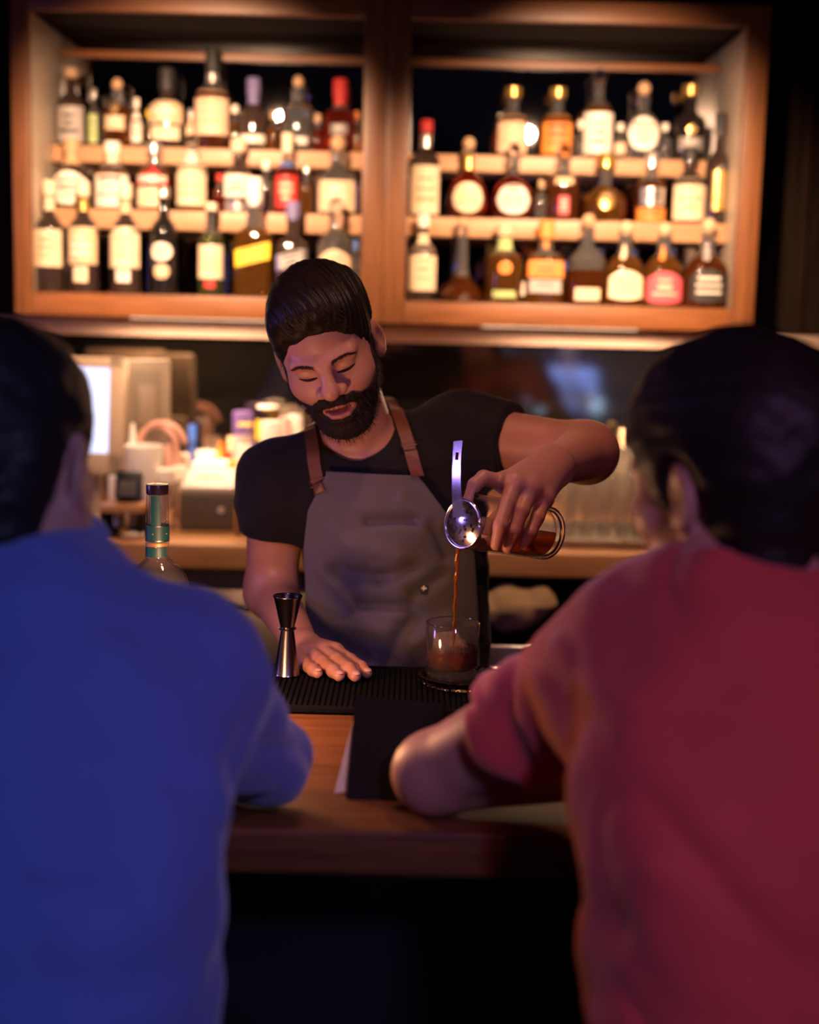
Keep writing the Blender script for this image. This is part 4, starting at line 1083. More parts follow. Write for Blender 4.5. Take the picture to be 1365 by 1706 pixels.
row(2, [
    (833, 190, 22, 'wine', 'am', ('cyl', 'W', 14), [], 'small plain amber bottle left of the peach-labelled one, right cabinet'),
    (852, 145, 52, 'stout', 'am', ('cork', 'D', 24), [(192, 254, 'P', .88, 'rect')], 'amber bottle with a peach label and gold stopper, top step, right cabinet'),
    (926, 146, 52, 'stout', 'am', ('cork', 'D', 24), [(192, 256, 'O', .90, 'rect')], 'amber bottle with an orange label and gold cork, top step, right cabinet'),
    (966, 200, 22, 'wine', 'cl', ('cyl', 'W', 14), [], 'small clear bottle left of the tall white-labelled one, right cabinet'),
    (994, 121, 48, 'wine', 'am', ('ball', 'Z', 24), [(186, 256, 'W', .95, 'rect')], 'amber bottle with a tall white label and clear round stopper'),
    (1032, 206, 26, 'wine', 'cl', ('cyl', 'W', 12), [(238, 256, 'P', .6, 'rect')], 'small clear bottle between the two white-labelled ones, right cabinet'),
    (1068, 142, 58, 'jug', 'cl', ('ball', 'T', 22), [(192, 250, 'W', .85, 'oval')], 'clear bottle with a rounded white label and tan ball stopper'),
    (1106, 206, 26, 'wine', 'cl', ('cyl', 'W', 12), [], 'small clear bottle left of the black one with gold marks'),
    (1146, 141, 54, 'whisky', 'bk', ('cork', 'D', 26), [(206, 224, 'D', .35, 'diamond'), (228, 250, 'X', .7, 'rect')], 'black bottle with a small gold diamond mark and gold cork'),
], roll(247), G3)
row(1, [
    (120, 232, 56, 'wine', 'dk', ('cyl', 'T', 20), [(284, 340, 'W', .93, 'dome')], 'broad dark bottle with a white arched label and tan neck, middle step', dict(neck=('T', .74, .96))),
    (188, 236, 56, 'whisky', 'da', ('cyl', 'W', 18), [(278, 344, 'W', .95, 'rect')], 'bottle with a big plain white label and white capsule, middle step, left cabinet', dict(neck=('C', .80, .96))),
    (257, 240, 56, 'whisky', 'da', ('cyl', 'S', 14), [(312, 344, 'C', .85, 'rect'), (270, 308, 'R', .85, 'tri'), (292, 304, 'W', .8, 'rect')], 'bottle with a red triangle above a cream label, middle step'),
    (320, 228, 50, 'wine', 'am', ('ball', 'Z', 20), [(278, 342, 'C', .95, 'rect'), (250, 272, 'W', .9, 'rect')], 'amber bottle with a tall cream label below a white band, middle step'),
    (366, 290, 24, 'wine', 'rd', ('cyl', 'R', 12), [], 'small red bottle between two white-labelled ones, middle step'),
    (397, 232, 48, 'whisky', 'dk', ('cork', 'P', 28), [(290, 328, 'W', .9, 'rect'), (336, 352, 'S', .8, 'rect')], 'dark bottle with white label over a grey strip and peach stopper'),
    (443, 268, 30, 'wine', 'cl', ('cyl', 'W', 14), [], 'clear unlabelled bottle left of the red-patterned one'),
    (478, 222, 42, 'wine', 'rd', ('cyl', 'C', 30), [(292, 346, 'R', .85, 'rect')], 'red-patterned bottle with a long cream capsule and blue collar', dict(neck=('U', .72, .78))),
    (510, 276, 26, 'wine', 'am', ('cyl', 'S', 12), [], 'small amber bottle right of the red-patterned one, middle step'),
    (562, 232, 72, 'jug', 'cl', ('ball', 'T', 26), [(300, 352, 'B', .80, 'rect')], 'wide clear bottle with a large tan label next to the centre post, middle step'),
], roll(352), G2)
row(1, [
    (707, 200, 48, 'wine', 'dk', ('cyl', 'R', 20), [(275, 356, 'C', .93, 'rect')], 'dark bottle with a tall cream label and red cap at the centre post, right cabinet', dict(neck=('S', .80, .95))),
    (778, 234, 62, 'globe', 'rd', ('ball', 'T', 20), [(303, 354, 'C', .80, 'oval')], 'round red-amber bottle with a cream oval label and gold neck', dict(neck=('D', .72, .94))),
    (853, 244, 66, 'globe', 'rd', ('ball', 'Z', 22), [(306, 356, 'W', .82, 'oval')], 'round red-amber bottle with a white oval label and clear stopper'),
    (900, 300, 24, 'wine', 'cl', ('cyl', 'T', 12), [], 'small clear bottle between the oval-label and ornate ones'),
    (936, 246, 56, 'whisky', 'da', ('ball', 'Z', 22), [(294, 306, 'B', .55, 'rect'), (326, 358, 'M', .3, 'rect')], 'dark bottle with a small beige shoulder label and a pink strip'),
    (1006, 256, 72, 'globe', 'am', ('cork', 'D', 34), [(316, 348, 'D', .42, 'oval')], 'squat amber decanter with a round gold seal and gold stopper'),
    (1082, 254, 50, 'wine', 'da', ('cyl', 'S', 24), [(312, 342, 'S', .75, 'rect'), (346, 370, 'O', .9, 'rect')], 'bottle with grey label above an orange label, middle step, right cabinet'),
    (1145, 246, 54, 'stout', 'dk', ('cyl', 'K', 22), [(296, 366, 'C', .93, 'rect')], 'dark bottle with a large square cream label near the right cabinet end'),
    (1192, 188, 42, 'wine', 'dk', ('cyl', 'K', 34), [(284, 350, 'D', .55, 'rect')], 'tall gold-mottled bottle with a long black cap at the right cabinet end', dict(fill=.68)),
], roll(354), G2)
row(0, [
    (84, 300, 46, 'wine', 'dk', ('cyl', 'C', 24), [(382, 444, 'C', .92, 'rect')], 'first cream-labelled dark bottle on the lowest step, beside the left end', dict(neck=('C', .82, .96), dy=-.012)),
    (140, 302, 50, 'wine', 'dk', ('cyl', 'C', 24), [(378, 440, 'B', .94, 'rect'), (444, 470, 'C', .45, 'rect')], 'dark bottle with cream label and smaller lower label, second on the lowest step', dict(neck=('D', .82, .96))),
    (210, 306, 50, 'wine', 'dk', ('cyl', 'C', 24), [(378, 446, 'C', .94, 'rect'), (449, 470, 'W', .45, 'rect')], 'dark bottle with cream label and white lower tab, third on the lowest step', dict(neck=('B', .82, .96))),
    (273, 312, 46, 'wine', 'bk', ('cyl', 'S', 16), [(404, 434, 'W', .72, 'oval'), (440, 464, 'B', .55, 'oval')], 'black bottle with a white oval label above a tan one, lowest step'),
    (352, 338, 42, 'whisky', 'gr', ('cyl', 'C', 12), [(408, 464, 'C', .93, 'rect'), (466, 480, 'R', .4, 'rect')], 'greenish bottle with a cream label and red tab below it', dict(neck=('K', .78, .97))),
    (423, 296, 62, 'square', 'am', ('cyl', 'W', 46), [(402, 446, 'Y', .9, 'slant')], 'square amber bottle with a slanted bright yellow label'),
    (487, 336, 54, 'square', 'dk', ('cyl', 'V', 30), [(412, 452, 'S', .9, 'slant')], 'square dark bottle with a slanted silver label left of the bartender hair'),
    (558, 336, 60, 'stout', 'cl', ('ball', 'Z', 24), [(415, 474, 'P', .85, 'dome')], 'clear bottle with a peach arched label right above the bartender hair'),
    (591, 400, 18, 'wine', 'cl', ('cyl', 'U', 16), [], 'tiny clear bottle with a blue cap by the centre post, lowest step'),
], roll(493), G1)
row(0, [
    (703, 358, 46, 'wine', 'dk', ('cyl', 'W', 20), [(414, 484, 'C', .93, 'rect'), (388, 406, 'C', .9, 'rect')], 'dark bottle with two stacked cream labels, lowest step beside the centre post'),
    (768, 366, 76, 'flare', 'da', ('ball', 'T', 16), [], 'flared decanter with a long thin neck and wide dark amber base', dict(fill=.34)),
    (838, 374, 62, 'whisky', 'am', ('cyl', 'B', 18), [(436, 456, 'O', .35, 'oval'), (484, 496, 'E', .6, 'rect')], 'amber bottle with an orange disc, green strip and green neck', dict(neck=('E', .76, .94))),
    (866, 440, 16, 'wine', 'gr', ('cyl', 'E', 10), [(470, 492, 'W', .8, 'rect')], 'miniature bottle with a green top and white label, lowest step'),
    (906, 368, 64, 'flat', 'am', ('cyl', 'O', 28), [(434, 462, 'O', .9, 'rect'), (466, 488, 'G', .8, 'rect')], 'flat-sided bottle with orange label over a grey picture label and orange cap', dict(neck=('O', .80, .95))),
    (975, 362, 66, 'facet', 'da', ('ball', 'T', 22), [(480, 500, 'C', .6, 'rect')], 'facet-shouldered dark red bottle with a small yellow label at its foot', dict(fill=.46)),
    (1038, 374, 66, 'jug', 'am', ('ball', 'B', 22), [(450, 500, 'C', .82, 'dome'), (406, 432, 'C', (.30, -.28), 'oval')], 'amber jug bottle with a cream domed label and cream round seal'),
    (1102, 376, 66, 'jug', 'am', ('ball', 'B', 22), [(452, 506, 'M', .86, 'dome'), (408, 434, 'O', (.30, -.26), 'oval')], 'amber jug bottle with a red domed label and orange round seal'),
    (1174, 370, 70, 'jug', 'da', ('ball', 'B', 24), [(448, 504, 'K', .86, 'dome'), (404, 434, 'G', (.32, -.20), 'oval')], 'dark amber jug bottle with a black domed label and grey shield seal'),
], roll(493), G1)
# ------------------------------------------------------------ things on the bar
def hero():
    # tall jigger
    p = at(478, 1136, 2.075); x, y = p.x, p.y; zz = MAT_Z
    jg = thing('jigger', 'tall gunmetal double jigger standing in front of the resting hand', 'jigger', (x, y, zz))
    H = at(476, 992, 2.075).z - zz
    k = H * .585
    lathe('cup', [(zz + .0005, .0195), (zz + .002, .0200), (zz + .004, .0192), (zz + k * .96, .0098), (zz + k * .985, .0098)], M['gunmetal'], jg, (x, y, 0), 40)
    lathe('waist_ring', [(zz + k * .985, .0105), (zz + k * .995, .0130), (zz + k * 1.02, .0132), (zz + k * 1.035, .0105)], M['gunmetal'], jg, (x, y, 0), 40)
    lathe('cup', [(zz + k * 1.035, .0105), (zz + H - .004, .0205), (zz + H - .001, .0222), (zz + H, .0220), (zz + H - .003, .0198), (zz + k * 1.06, .0095), (zz + k * 1.06, .0004)], M['gunmetal'], jg, (x, y, 0), 40, close=False)
    # rocks glass on a cut crystal dish
    c = at(752, 1132, 2.055); x, y = c.x, c.y; zb = MAT_Z + .0105; R_ = .0395
    zt = at(752, 1037, 2.055).z
    ds = thing('crystal_dish', 'cut crystal coaster dish under the whiskey glass', 'dish', (x + .012, y - .012, MAT_Z))
    V_, F_ = [], []; seg = 48; prof = [(0, .046), (.004, .054), (.013, .060), (.016, .061), (.0155, .0565), (.0085, .050), (.0085, .0005)]
    for i, (z, r) in enumerate(prof):
        for kk in range(seg):
            a = 2 * PI * kk / seg; rr = r + (.0024 * (kk % 2) if 0 < i < 5 else 0); V_.append((x + .012 + rr * math.cos(a), y - .012 + rr * math.sin(a), MAT_Z + .0004 + z + (.0012 * (kk % 2) if i in (3,) else 0)))
    for i in range(len(prof) - 1):
        for kk in range(seg): a, b_ = i * seg + kk, i * seg + (kk + 1) % seg; F_.append((a, b_, b_ + seg, a + seg))
    F_.append(tuple(range(seg))[::-1])
    CG = thin('clear crystal', (.96, .95, .95), 1.6, .02, (.8, .75, .7))
    from_py('crystal_bowl', V_, F_, glass('cut crystal', (.96, .96, .97), .02, 1.5), ds, False)
    g = thing('rocks_glass', 'short whiskey glass half full of amber drink with ice', 'glass', (x, y, zb))
    lathe('tumbler', [(zb, .034), (zb + .002, .0375), (zb + .008, R_ - .0005), (zt - .001, R_ + .0005), (zt, R_ - .0004), (zt - .001, R_ - .0016), (zb + .018, R_ - .0028), (zb + .0135, R_ - .006), (zb + .0125, .0005)], CG, g, (x, y, 0), 64, sharp=60)
    RG = glass('cut crystal', (.96, .96, .97), .02, 1.5)
    tube('rim', [(x + (R_ - .0004) * math.cos(q), y + (R_ - .0004) * math.sin(q), zt) for q in np.linspace(0, 2 * PI, 65)], .0009, RG, g, 8)
    LQ = thin('whiskey', (.56, .20, .03), 1.4, .06, (.80, .30, .03)); zl = at(752, 1078, 2.055).z
    lathe('whiskey', [(zb + .0126, .0006), (zb + .0137, R_ - .0062), (zb + .0182, R_ - .0024), (zl, R_ - .0012), (zl, .0005)], LQ, g, (x, y, 0), 56, close=False, sharp=50)
    rg = random.Random(5)
    for k, (dx, dy, dz, s, e) in enumerate(((-.006, .0, .012, .0185, .35), (.012, -.006, -.002, .0125, .9), (.010, .012, .006, .012, .2))):
        mm = Matrix.Translation((x + dx, y + dy, zl - .014 + dz)) @ Matrix.Rotation(e, 4, 'Z') @ Matrix.Rotation(.25 + e * .3, 4, 'X')
        bm = bmesh.new(); bm_box(bm, (-s, -s, -s), (s, s, s), s * .22, 3, mm)
        for v in bm.verts: v.co += Vector((rg.uniform(-1, 1), rg.uniform(-1, 1), rg.uniform(-1, 1))) * .0007
        tag(from_bm('ice_cube', bm, thin('ice', (.93, .82, .66), 1.4, .30, (.80, .62, .40), .06)), ('large ice cube poking out of the whiskey', 'small ice cube at the front of the whiskey glass', 'small ice cube at the back of the whiskey glass')[k], 'ice', 'ice in the whiskey glass')
    # falling stream
    s0 = at(764, 903, 2.012); zs = np.linspace(s0.z, zl - .004, 26); x1 = at(757, 1040, 2.02).x; y1 = at(757, 1040, 2.02).y
    pts = [(s0.x + (x1 - s0.x) * min(1, t * 1.6) ** .6 + .0007 * math.sin(t * 31), s0.y + (y1 + .012 - s0.y) * t, z) for t, z in zip(np.linspace(0, 1, 26), zs)]
    rd_ = [(.0042 - .0026 * t ** .5) * (1 + .28 * math.sin(t * 46)) for t in np.linspace(0, 1, 26)]
    tag(tube('whiskey_stream', pts, rd_, thin('pouring whiskey', (.70, .28, .05), 1.5, .20, (.80, .30, .04)), None, 10), 'thin amber stream falling from the strainer into the glass', 'drink')
    # mixing glass in the hand
    ax = Vector(G_AX); q = ax.to_track_quat('Z', 'Y').to_matrix().to_4x4(); mm = Matrix.Translation(Vector(GA)) @ q; Lg = float(np.linalg.norm(GB - GA))
    mg = thing('mixing_glass', 'tilted glass mixing beaker held in the pouring hand', 'glass', tuple(GA))
    lathe('beaker', [(0, G_R - .0012), (-.0012, G_R), (.001, G_R + .0004), (.005, G_R), (Lg - .016, G_R), (Lg - .006, G_R - .003), (Lg, G_R - .011), (Lg, G_R - .022), (Lg - .008, .0004), (Lg - .016, .0004), (Lg - .015, G_R - .014), (Lg - .020, G_R - .005), (Lg - .030, G_R - .0030), (.0, G_R - .0028)], CG, mg, seg=64, close=False, mtx=mm, sharp=50)
    tube('foot_ring', [mm @ Vector(((G_R - .0045) * math.cos(q), (G_R - .0045) * math.sin(q), Lg - .0085)) for q in np.linspace(0, 2 * PI, 65)], .0040, RG, mg, 10)
    V_, F_ = lathe_data([(.012, G_R - .0022), (Lg - .031, G_R - .0022), (Lg - .021, G_R - .0044), (Lg - .0165, G_R - .0145)], 48)
    bm = bmesh.new(); vs = [bm.verts.new(mm @ Vector(v)) for v in V_]
    for f_ in F_: bm.faces.new([vs[i] for i in f_])
    pc = Vector(GA) + ax * Lg * .55; cn = Vector((-.10, 0, 1)).normalized()
    r_ = bmesh.ops.bisect_plane(bm, geom=bm.verts[:] + bm.edges[:] + bm.faces[:], plane_co=pc + Vector((0, 0, -.012)), plane_no=cn, clear_outer=True)
    bmesh.ops.holes_fill(bm, edges=[e for e in bm.edges if e.is_boundary])
    from_bm('whiskey', bm, LQ, mg)
    for k, (t, dx, dz, s) in enumerate(((.045, .004, -.004, .013), (.072, -.008, .004, .014), (.100, .006, -.010, .0135), (.100, -.006, .014, .012))):
        m2 = mm @ Matrix.Translation((dx, dz, t)) @ Matrix.Rotation(k * .8, 4, 'X') @ Matrix.Rotation(k * .5, 4, 'Z')
        bm = bmesh.new(); bm_box(bm, (-s, -s, -s), (s, s, s), s * .3, 3, m2)
        tag(from_bm('ice_cube', bm, thin('ice', (.93, .82, .66), 1.4, .30, (.80, .62, .40), .06)), ('ice cube in the beaker nearest the strainer', 'ice cube in the middle of the beaker', 'lower ice cube near the beaker foot', 'upper ice cube near the beaker foot')[k], 'ice', 'ice in the mixing beaker')
    # julep strainer
    n_ = Vector((-.70, -.69, .10)).normalized(); sc_ = at(771, 873, 1.992); up = (at(791, 742, 2.03) - sc_); up = (up - n_ * up.dot(n_)).normalized(); sd = up.cross(n_).normalized()
    rot = Matrix((sd, up, n_)).transposed().to_4x4(); ms = Matrix.Translation(sc_) @ rot
    st = thing('strainer', 'chrome cocktail strainer with an upright pierced handle over the beaker mouth', 'strainer', tuple(sc_))
    bm = bmesh.new(); RR = .033; rings = 9; seg = 48; grid = []
    for i in range(rings + 1):
        r = RR * i / rings; grid.append([bm.verts.new(ms @ Vector((r * math.cos(2 * PI * k / seg), r * math.sin(2 * PI * k / seg) * 1.0, .006 * (1 - (r / RR) ** 2)))) for k in range(seg)] if i else [bm.verts.new(ms @ Vector((0, 0, .006)))])
    for i in range(rings):
        for k in range(seg):
            hole = (2 <= i <= 6) and ((k // 2 + i) % 4 == 0) and i != 4
            if hole: continue
            if i == 0: bm.faces.new((grid[0][0], grid[1][k], grid[1][(k + 1) % seg]))
            else: bm.faces.new((grid[i][k], grid[i + 1][k], grid[i + 1][(k + 1) % seg], grid[i][(k + 1) % seg]))
    bmesh.ops.solidify(bm, geom=bm.faces[:], thickness=.0012)
    SM = plain('strainer steel', (.72, .70, .74), .16, 1)
    from_bm('bowl', bm, SM, st)
    tube('rim', [ms @ Vector(((RR + .001) * math.cos(a), (RR + .001) * math.sin(a), .0)) for a in np.linspace(0, 2 * PI, 49)], .0022, SM, st, 8)
    # handle: tapering strip with a star-shaped hole near the tip
    Lh = (at(791, 740, 2.03) - sc_).length; bm = bmesh.new(); N = 20; prev = None
    def hw(t): return .0075 + .0035 * (1 - t) ** 2 + .0016 * max(0, t - .75) * 4 * (1 if t < .96 else .75)
    y0 = RR * .3
    for i in range(N + 1):
        t = i / N; y_ = y0 + (Lh - y0) * t; zc = .0085 + .004 * math.sin(t * PI); wv = hw(t); hole = .0032 if 15 <= i <= 17 else 0
        rowv = [bm.verts.new(ms @ Vector((xx, y_, zc))) for xx in (-wv, -hole if hole else -wv * .33, hole if hole else wv * .33, wv)]
        if prev:
            for j in range(3):
                if j == 1 and 15 <= i <= 17 and True and i != 15: continue
                bm.faces.new((prev[j], prev[j + 1], rowv[j + 1], rowv[j]))
        prev = rowv
    bmesh.ops.solidify(bm, geom=bm.faces[:], thickness=.0016)
    from_bm('handle', bm, SM, st)
    # tall clear bottle with a dark green neck label
    p = at(263, 1150, 2.0); x, y = p.x, p.y; zb = MAT_Z; zt = at(263, 806, 2.0).z; s = 2.0 / F_PX
    zz = lambda py: at(263, py, 2.0).z
    bt = thing('bottle', 'clear spirit bottle with dark green neck label beside the blue-shirted guest', 'bottle', (x, y, zb))
    lathe('glass_body', [(zb + .0005, .040), (zb + .004, .0445), (zb + .02, .046), (zz(1000), .046), (zz(975), .0455), (zz(958), .040), (zz(944), .031), (zz(936), .022), (zz(930), .0172), (zz(922), .0160), (zz(862), .0164), (zz(852), .0168), (zz(846), .0160), (zz(828), .0155), (zz(823.5), .0150), (zz(823.5), .0120), (zz(850), .0125), (zz(922), .0125), (zz(933), .0150), (zz(946), .028), (zz(960), .037), (zz(978), .042), (zb + .02, .0425), (zb + .008, .038), (zb + .007, .0005)], CG, bt, (x, y, 0), 48, sharp=60)
    lathe('cap', [(zz(823), .0150), (zz(822), .0158), (zz(808), .0160), (zz(806.5), .0154), (zz(806), .012)], plain('dark metal cap', (.030, .018, .028), .3, .6), bt, (x, y, 0), 36)
    GN = plain('bottle green paper', (.006, .055, .050), .45); 
    def band(nm, y0, y1, dr, mat_, a0=-PI, a1=PI, parent=bt):
        V_, F_ = [], []; nu = 28
        for i in range(nu + 1):
            a = a0 + (a1 - a0) * i / nu - PI / 2
            for z_ in (zz(y1), zz(y0)): V_.append((x + (.0160 + dr) * math.cos(a), y + (.0160 + dr) * math.sin(a), z_))
        for i in range(nu): F_.append((i * 2, i * 2 + 2, i * 2 + 3, i * 2 + 1))
        return from_py(nm, V_, F_, mat_, parent)
    lb = band('neck_label', 875, 901, .0011, GN); band('label_edge', 874, 875, .0013, M['steel'], parent=lb); band('label_edge', 898, 899.4, .0013, M['steel'], parent=lb)
    band('seal_strip', 823.5, 875, .0009, GN, -.42, .45); band('label_band', 903, 908, .0011, plain('copper print', (.50, .24, .10), .4, .5), -1.3, 1.3); band('neck_label', 909, 926, .0011, GN, -1.25, 1.0)
    for y_ in (887,):
        for a in (-.2, 1.0):
            lathe('dot', [(0, .0009), (.0004, .0008)], plain('label dot', (.5, .25, .25), .5), lb, seg=10, mtx=Matrix.Translation((x + .0174 * math.sin(a), y - .0174 * math.cos(a), zz(y_))) @ Vector((math.sin(a), -math.cos(a), 0)).to_track_quat('Z', 'Y').to_matrix().to_4x4())
    # embossed strokes in the glass of the neck
    for k, (a, y0) in enumerate(((-1.15, 856), (-1.0, 860), (-1.1, 866), (.85, 856), (.9, 862), (1.2, 858), (1.15, 866), (.95, 868))):
        a0, a1 = a - .09, a + .09
        tube('embossing', [(x + .0166 * math.sin(q), y - .0166 * math.cos(q), zz(y0 - 3 * (q - a) / .09)) for q in np.linspace(a0, a1, 5)], .0007, CG, bt, 6)
    # menu folder leaning like a tent, cream sheet under it
    f0, f1 = at(577, 1336, 1.566), at(682, 1336, 1.566); 
    mn = thing('menu_folder', 'black menu folder leaning like a tent on the bar top with a cream sheet inside', 'menu', ((f0.x + f1.x) / 2, 1.6, BAR_Z))
    T0, T1 = at(592, 1158, 1.655), at(742, 1172, 1.655); B0 = Vector((f0.x, 1.566, BAR_Z + .0005)); B1 = Vector((at(722, 1338, 1.566).x, 1.566, BAR_Z + .0005))
    def slab(nm, a, b_, c_, d_, th, mat_, par):
        n0 = (b_ - a).cross(d_ - a).normalized(); bm = bmesh.new(); vs = [bm.verts.new(v + n0 * o) for o in (0, th) for v in (a, b_, c_, d_)]
        for f_ in ((3, 2, 1, 0), (4, 5, 6, 7), (0, 1, 5, 4), (1, 2, 6, 5), (2, 3, 7, 6), (3, 0, 4, 7)): bm.faces.new([vs[i] for i in f_])
        bmesh.ops.bevel(bm, geom=bm.edges[:], offset=abs(th) * .3, segments=2, affect='EDGES')
        return from_bm(nm, bm, mat_, par)
    LE = plain('black leatherette', (.010, .009, .008), .85, spec=.15, bumpk=.3)
    slab('front_cover', B0, B1, T1, T0, -.004, LE, mn)
    bk = Vector((0, .12, 0)); slab('back_cover', Vector((B0.x + .02, 1.79, BAR_Z + .0005)), Vector((B1.x + .02, 1.79, BAR_Z + .0005)), T1 + Vector((0, .003, -.002)), T0 + Vector((0, .003, -.002)), .004, LE, mn)
    e0 = at(557, 1330, 1.58); slab('paper_sheet', Vector((e0.x, 1.585, BAR_Z + .001)), Vector((B0.x + .03, 1.60, BAR_Z + .001)), T0 * .70 + B0 * .30 + Vector((.03, .02, 0)), T0 * .72 + B0 * .28 + Vector((-.0, .012, 0)), -.0012, M['cream'], mn)
hero()
# ------------------------------------------------------------ the back counter
def onc(px, Y): return at(px, 880, Y).x
CZ = CNT_Z
def px2m(p, Y): return p * Y / F_PX
# till screens
def screen(label, px0, px1, py0, py1, Y, tilt, yaw, mat_s, glow):
    a, b_ = at(px0, py1, Y), at(px1, py0, Y); wd, ht = b_.x - a.x, b_.z - a.z; c = Vector(((a.x + b_.x) / 2, Y, CZ))
    t = thing('till_screen', label, 'screen', tuple(c), 'till screens')
    mm = Matrix.Translation(((a.x + b_.x) / 2, Y, (a.z + b_.z) / 2)) @ Matrix.Rotation(yaw, 4, 'Z') @ Matrix.Rotation(tilt, 4, 'X')
    box('housing', (-wd / 2, 0, -ht / 2), (wd / 2, .045, ht / 2), M['beige'], t, .008, mm)
    bz = px2m(22, Y); bm = bmesh.new()
    for lo_, hi_ in (((-wd / 2, -.012, ht / 2 - bz * .8), (wd / 2, .001, ht / 2)), ((-wd / 2, -.012, -ht / 2), (wd / 2, .001, -ht / 2 + bz * 1.6)), ((-wd / 2, -.012, -ht / 2), (-wd / 2 + bz, .001, ht / 2)), ((wd / 2 - bz, -.012, -ht / 2), (wd / 2, .001, ht / 2))): bm_box(bm, lo_, hi_, .003, 2, mm)
    from_bm('bezel', bm, M['beige'], t)
    box('display', (-wd / 2 + bz * .9, -.004, -ht / 2 + bz * 1.5), (wd / 2 - bz * .9, -.001, ht / 2 - bz * .7), mat_s, t, 0, mm)
    box('stand', ((a.x + b_.x) / 2 - .05, Y + .02, CZ + .012), ((a.x + b_.x) / 2 + .05, Y + .05, (a.z + b_.z) / 2), M['beige'], t, .006)
    box('base', ((a.x + b_.x) / 2 - .09, Y - .06, CZ), ((a.x + b_.x) / 2 + .09, Y + .08, CZ + .014), M['beige'], t, .004)
screen('beige till screen with a glowing pale blue display behind the blue-shirted guest', 60, 206, 596, 786, 3.74, -.10, -.10, emit('screen light', (.62, .68, 1), 1.7), True)
# second terminal seen from its back
a, b_ = at(208, 745, 3.815), at(283, 600, 3.815); t = thing('customer_display', 'beige customer display turned away beside the glowing till screen', 'screen', ((a.x + b_.x) / 2, 3.815, CZ))
mm = Matrix.Translation(((a.x + b_.x) / 2, 3.815, (a.z + b_.z) / 2)) @ Matrix.Rotation(.25, 4, 'Z') @ Matrix.Rotation(-.12, 4, 'X'); wd, ht = b_.x - a.x, b_.z - a.z
box('housing', (-wd / 2, -.02, -ht / 2), (wd / 2, .03, ht / 2), plain('drab beige plastic', (.15, .11, .075), .55), t, .010, mm)
box('back_recess', (-wd / 2 + .02, -.026, -ht / 2 + .03), (wd / 2 - .025, -.019, ht / 2 - .03), plain('drab brown plastic', (.11, .08, .055), .6), t, .004, mm)
box('cable_cover', (-.025, -.032, -ht / 2 + .06), (.02, -.025, ht / 2 - .07), plain('drab beige plastic', (.15, .11, .075), .55), t, .004, mm)
box('stand', ((a.x + b_.x) / 2 - .04, 3.84, CZ), ((a.x + b_.x) / 2 + .04, 3.89, a.z + .05), M['beige'], t, .006)
# receipt printer
c = at(348, 880, 3.66); x0, x1 = at(299, 880, 3.60).x, at(391, 880, 3.60).x; zt = at(340, 822, 3.60).z
t = thing('receipt_printer', 'dark grey receipt printer with a light grey slotted top', 'printer', ((x0 + x1) / 2, 3.68, CZ))
bm = bmesh.new(); bm_box(bm, (x0, 3.60, CZ + .001), (x1, 3.80, zt), .008, 3); from_bm('body', bm, M['dgrey'], t)
mm = Matrix.Translation((0, 3.60, zt)) @ Matrix.Rotation(.16, 4, 'X')
lid = box('lid', (x0 + .001, .002, .0), (x1 - .001, .19, .016), M['grey'], t, .005, mm)
box('paper_slot', (x0 + .03, .085, .0155), (x1 - .045, .10, .0168), M['black'], lid, .0005, mm)
lathe('button', [(0, .009), (.004, .008)], M['grey'], t, seg=20, mtx=Matrix.Translation((x1 - .035, 3.5995, CZ + .055)) @ Matrix.Rotation(PI / 2, 4, 'X'))
# napkins, boxes and towels
def stack_box(name, label, cat, px0, px1, py0, py1, Y, dep, mat_, bev=.004, n=1, base=None):
    a, b_ = at(px0, py1, Y), at(px1, py0, Y); zb = CZ if base is None else base
    o = box(name, (a.x, Y, zb + .0005), (b_.x, Y + dep, b_.z), mat_, None, bev); return tag(o, label, cat)
stack_box('towel_stack', 'bright white folded towels stacked behind the receipt printer', 'towels', 318, 384, 772, 795, 3.86, .10, M['white'], .012)
stack_box('napkin_pack', 'pale paper napkins on the counter by the till screen', 'napkins', 180, 206, 794, 815, 3.585, .03, M['white'], .004)
# wooden caddy with black fittings
x0, x1 = at(166, 880, 3.46).x, at(238, 880, 3.46).x; t = thing('wooden_caddy', 'low wooden caddy with a black open front left of the green-label bottle', 'caddy', ((x0 + x1) / 2, 3.51, CZ)); zt = at(205, 842, 3.46).z
box('top_board', (x0, 3.46, zt - .02), (x1, 3.57, zt), M['counterwood'], t); box('bottom_board', (x0, 3.46, CZ), (x1, 3.57, CZ + .01), M['darkwood'], t)
for xx in (x0, x1 - .012): box('side_board', (xx, 3.46, CZ + .01), (xx + .012, 3.57, zt - .02), M['darkwood'], t)
box('clip', (x0 + .05, 3.455, CZ + .012), (x0 + .07, 3.47, zt - .03), plain('brass clip', (.6, .4, .15), .3, 1), t)
# cordless device charger (dark shape)
x, z = at(222, 812, 3.52).x, at(226, 786, 3.52).z
t = thing('card_reader', 'small black card reader standing on the wooden caddy', 'card reader', (x, 3.52, zt))
mm = Matrix.Translation((x, 3.52, zt)) @ Matrix.Rotation(-.3, 4, 'X')
box('body', (-.045, -.02, .004), (.02, .02, z - zt), M['black'], t, .008, mm); box('keypad', (-.035, -.024, .01), (.01, -.019, .05), M['dgrey'], t, .002, mm)
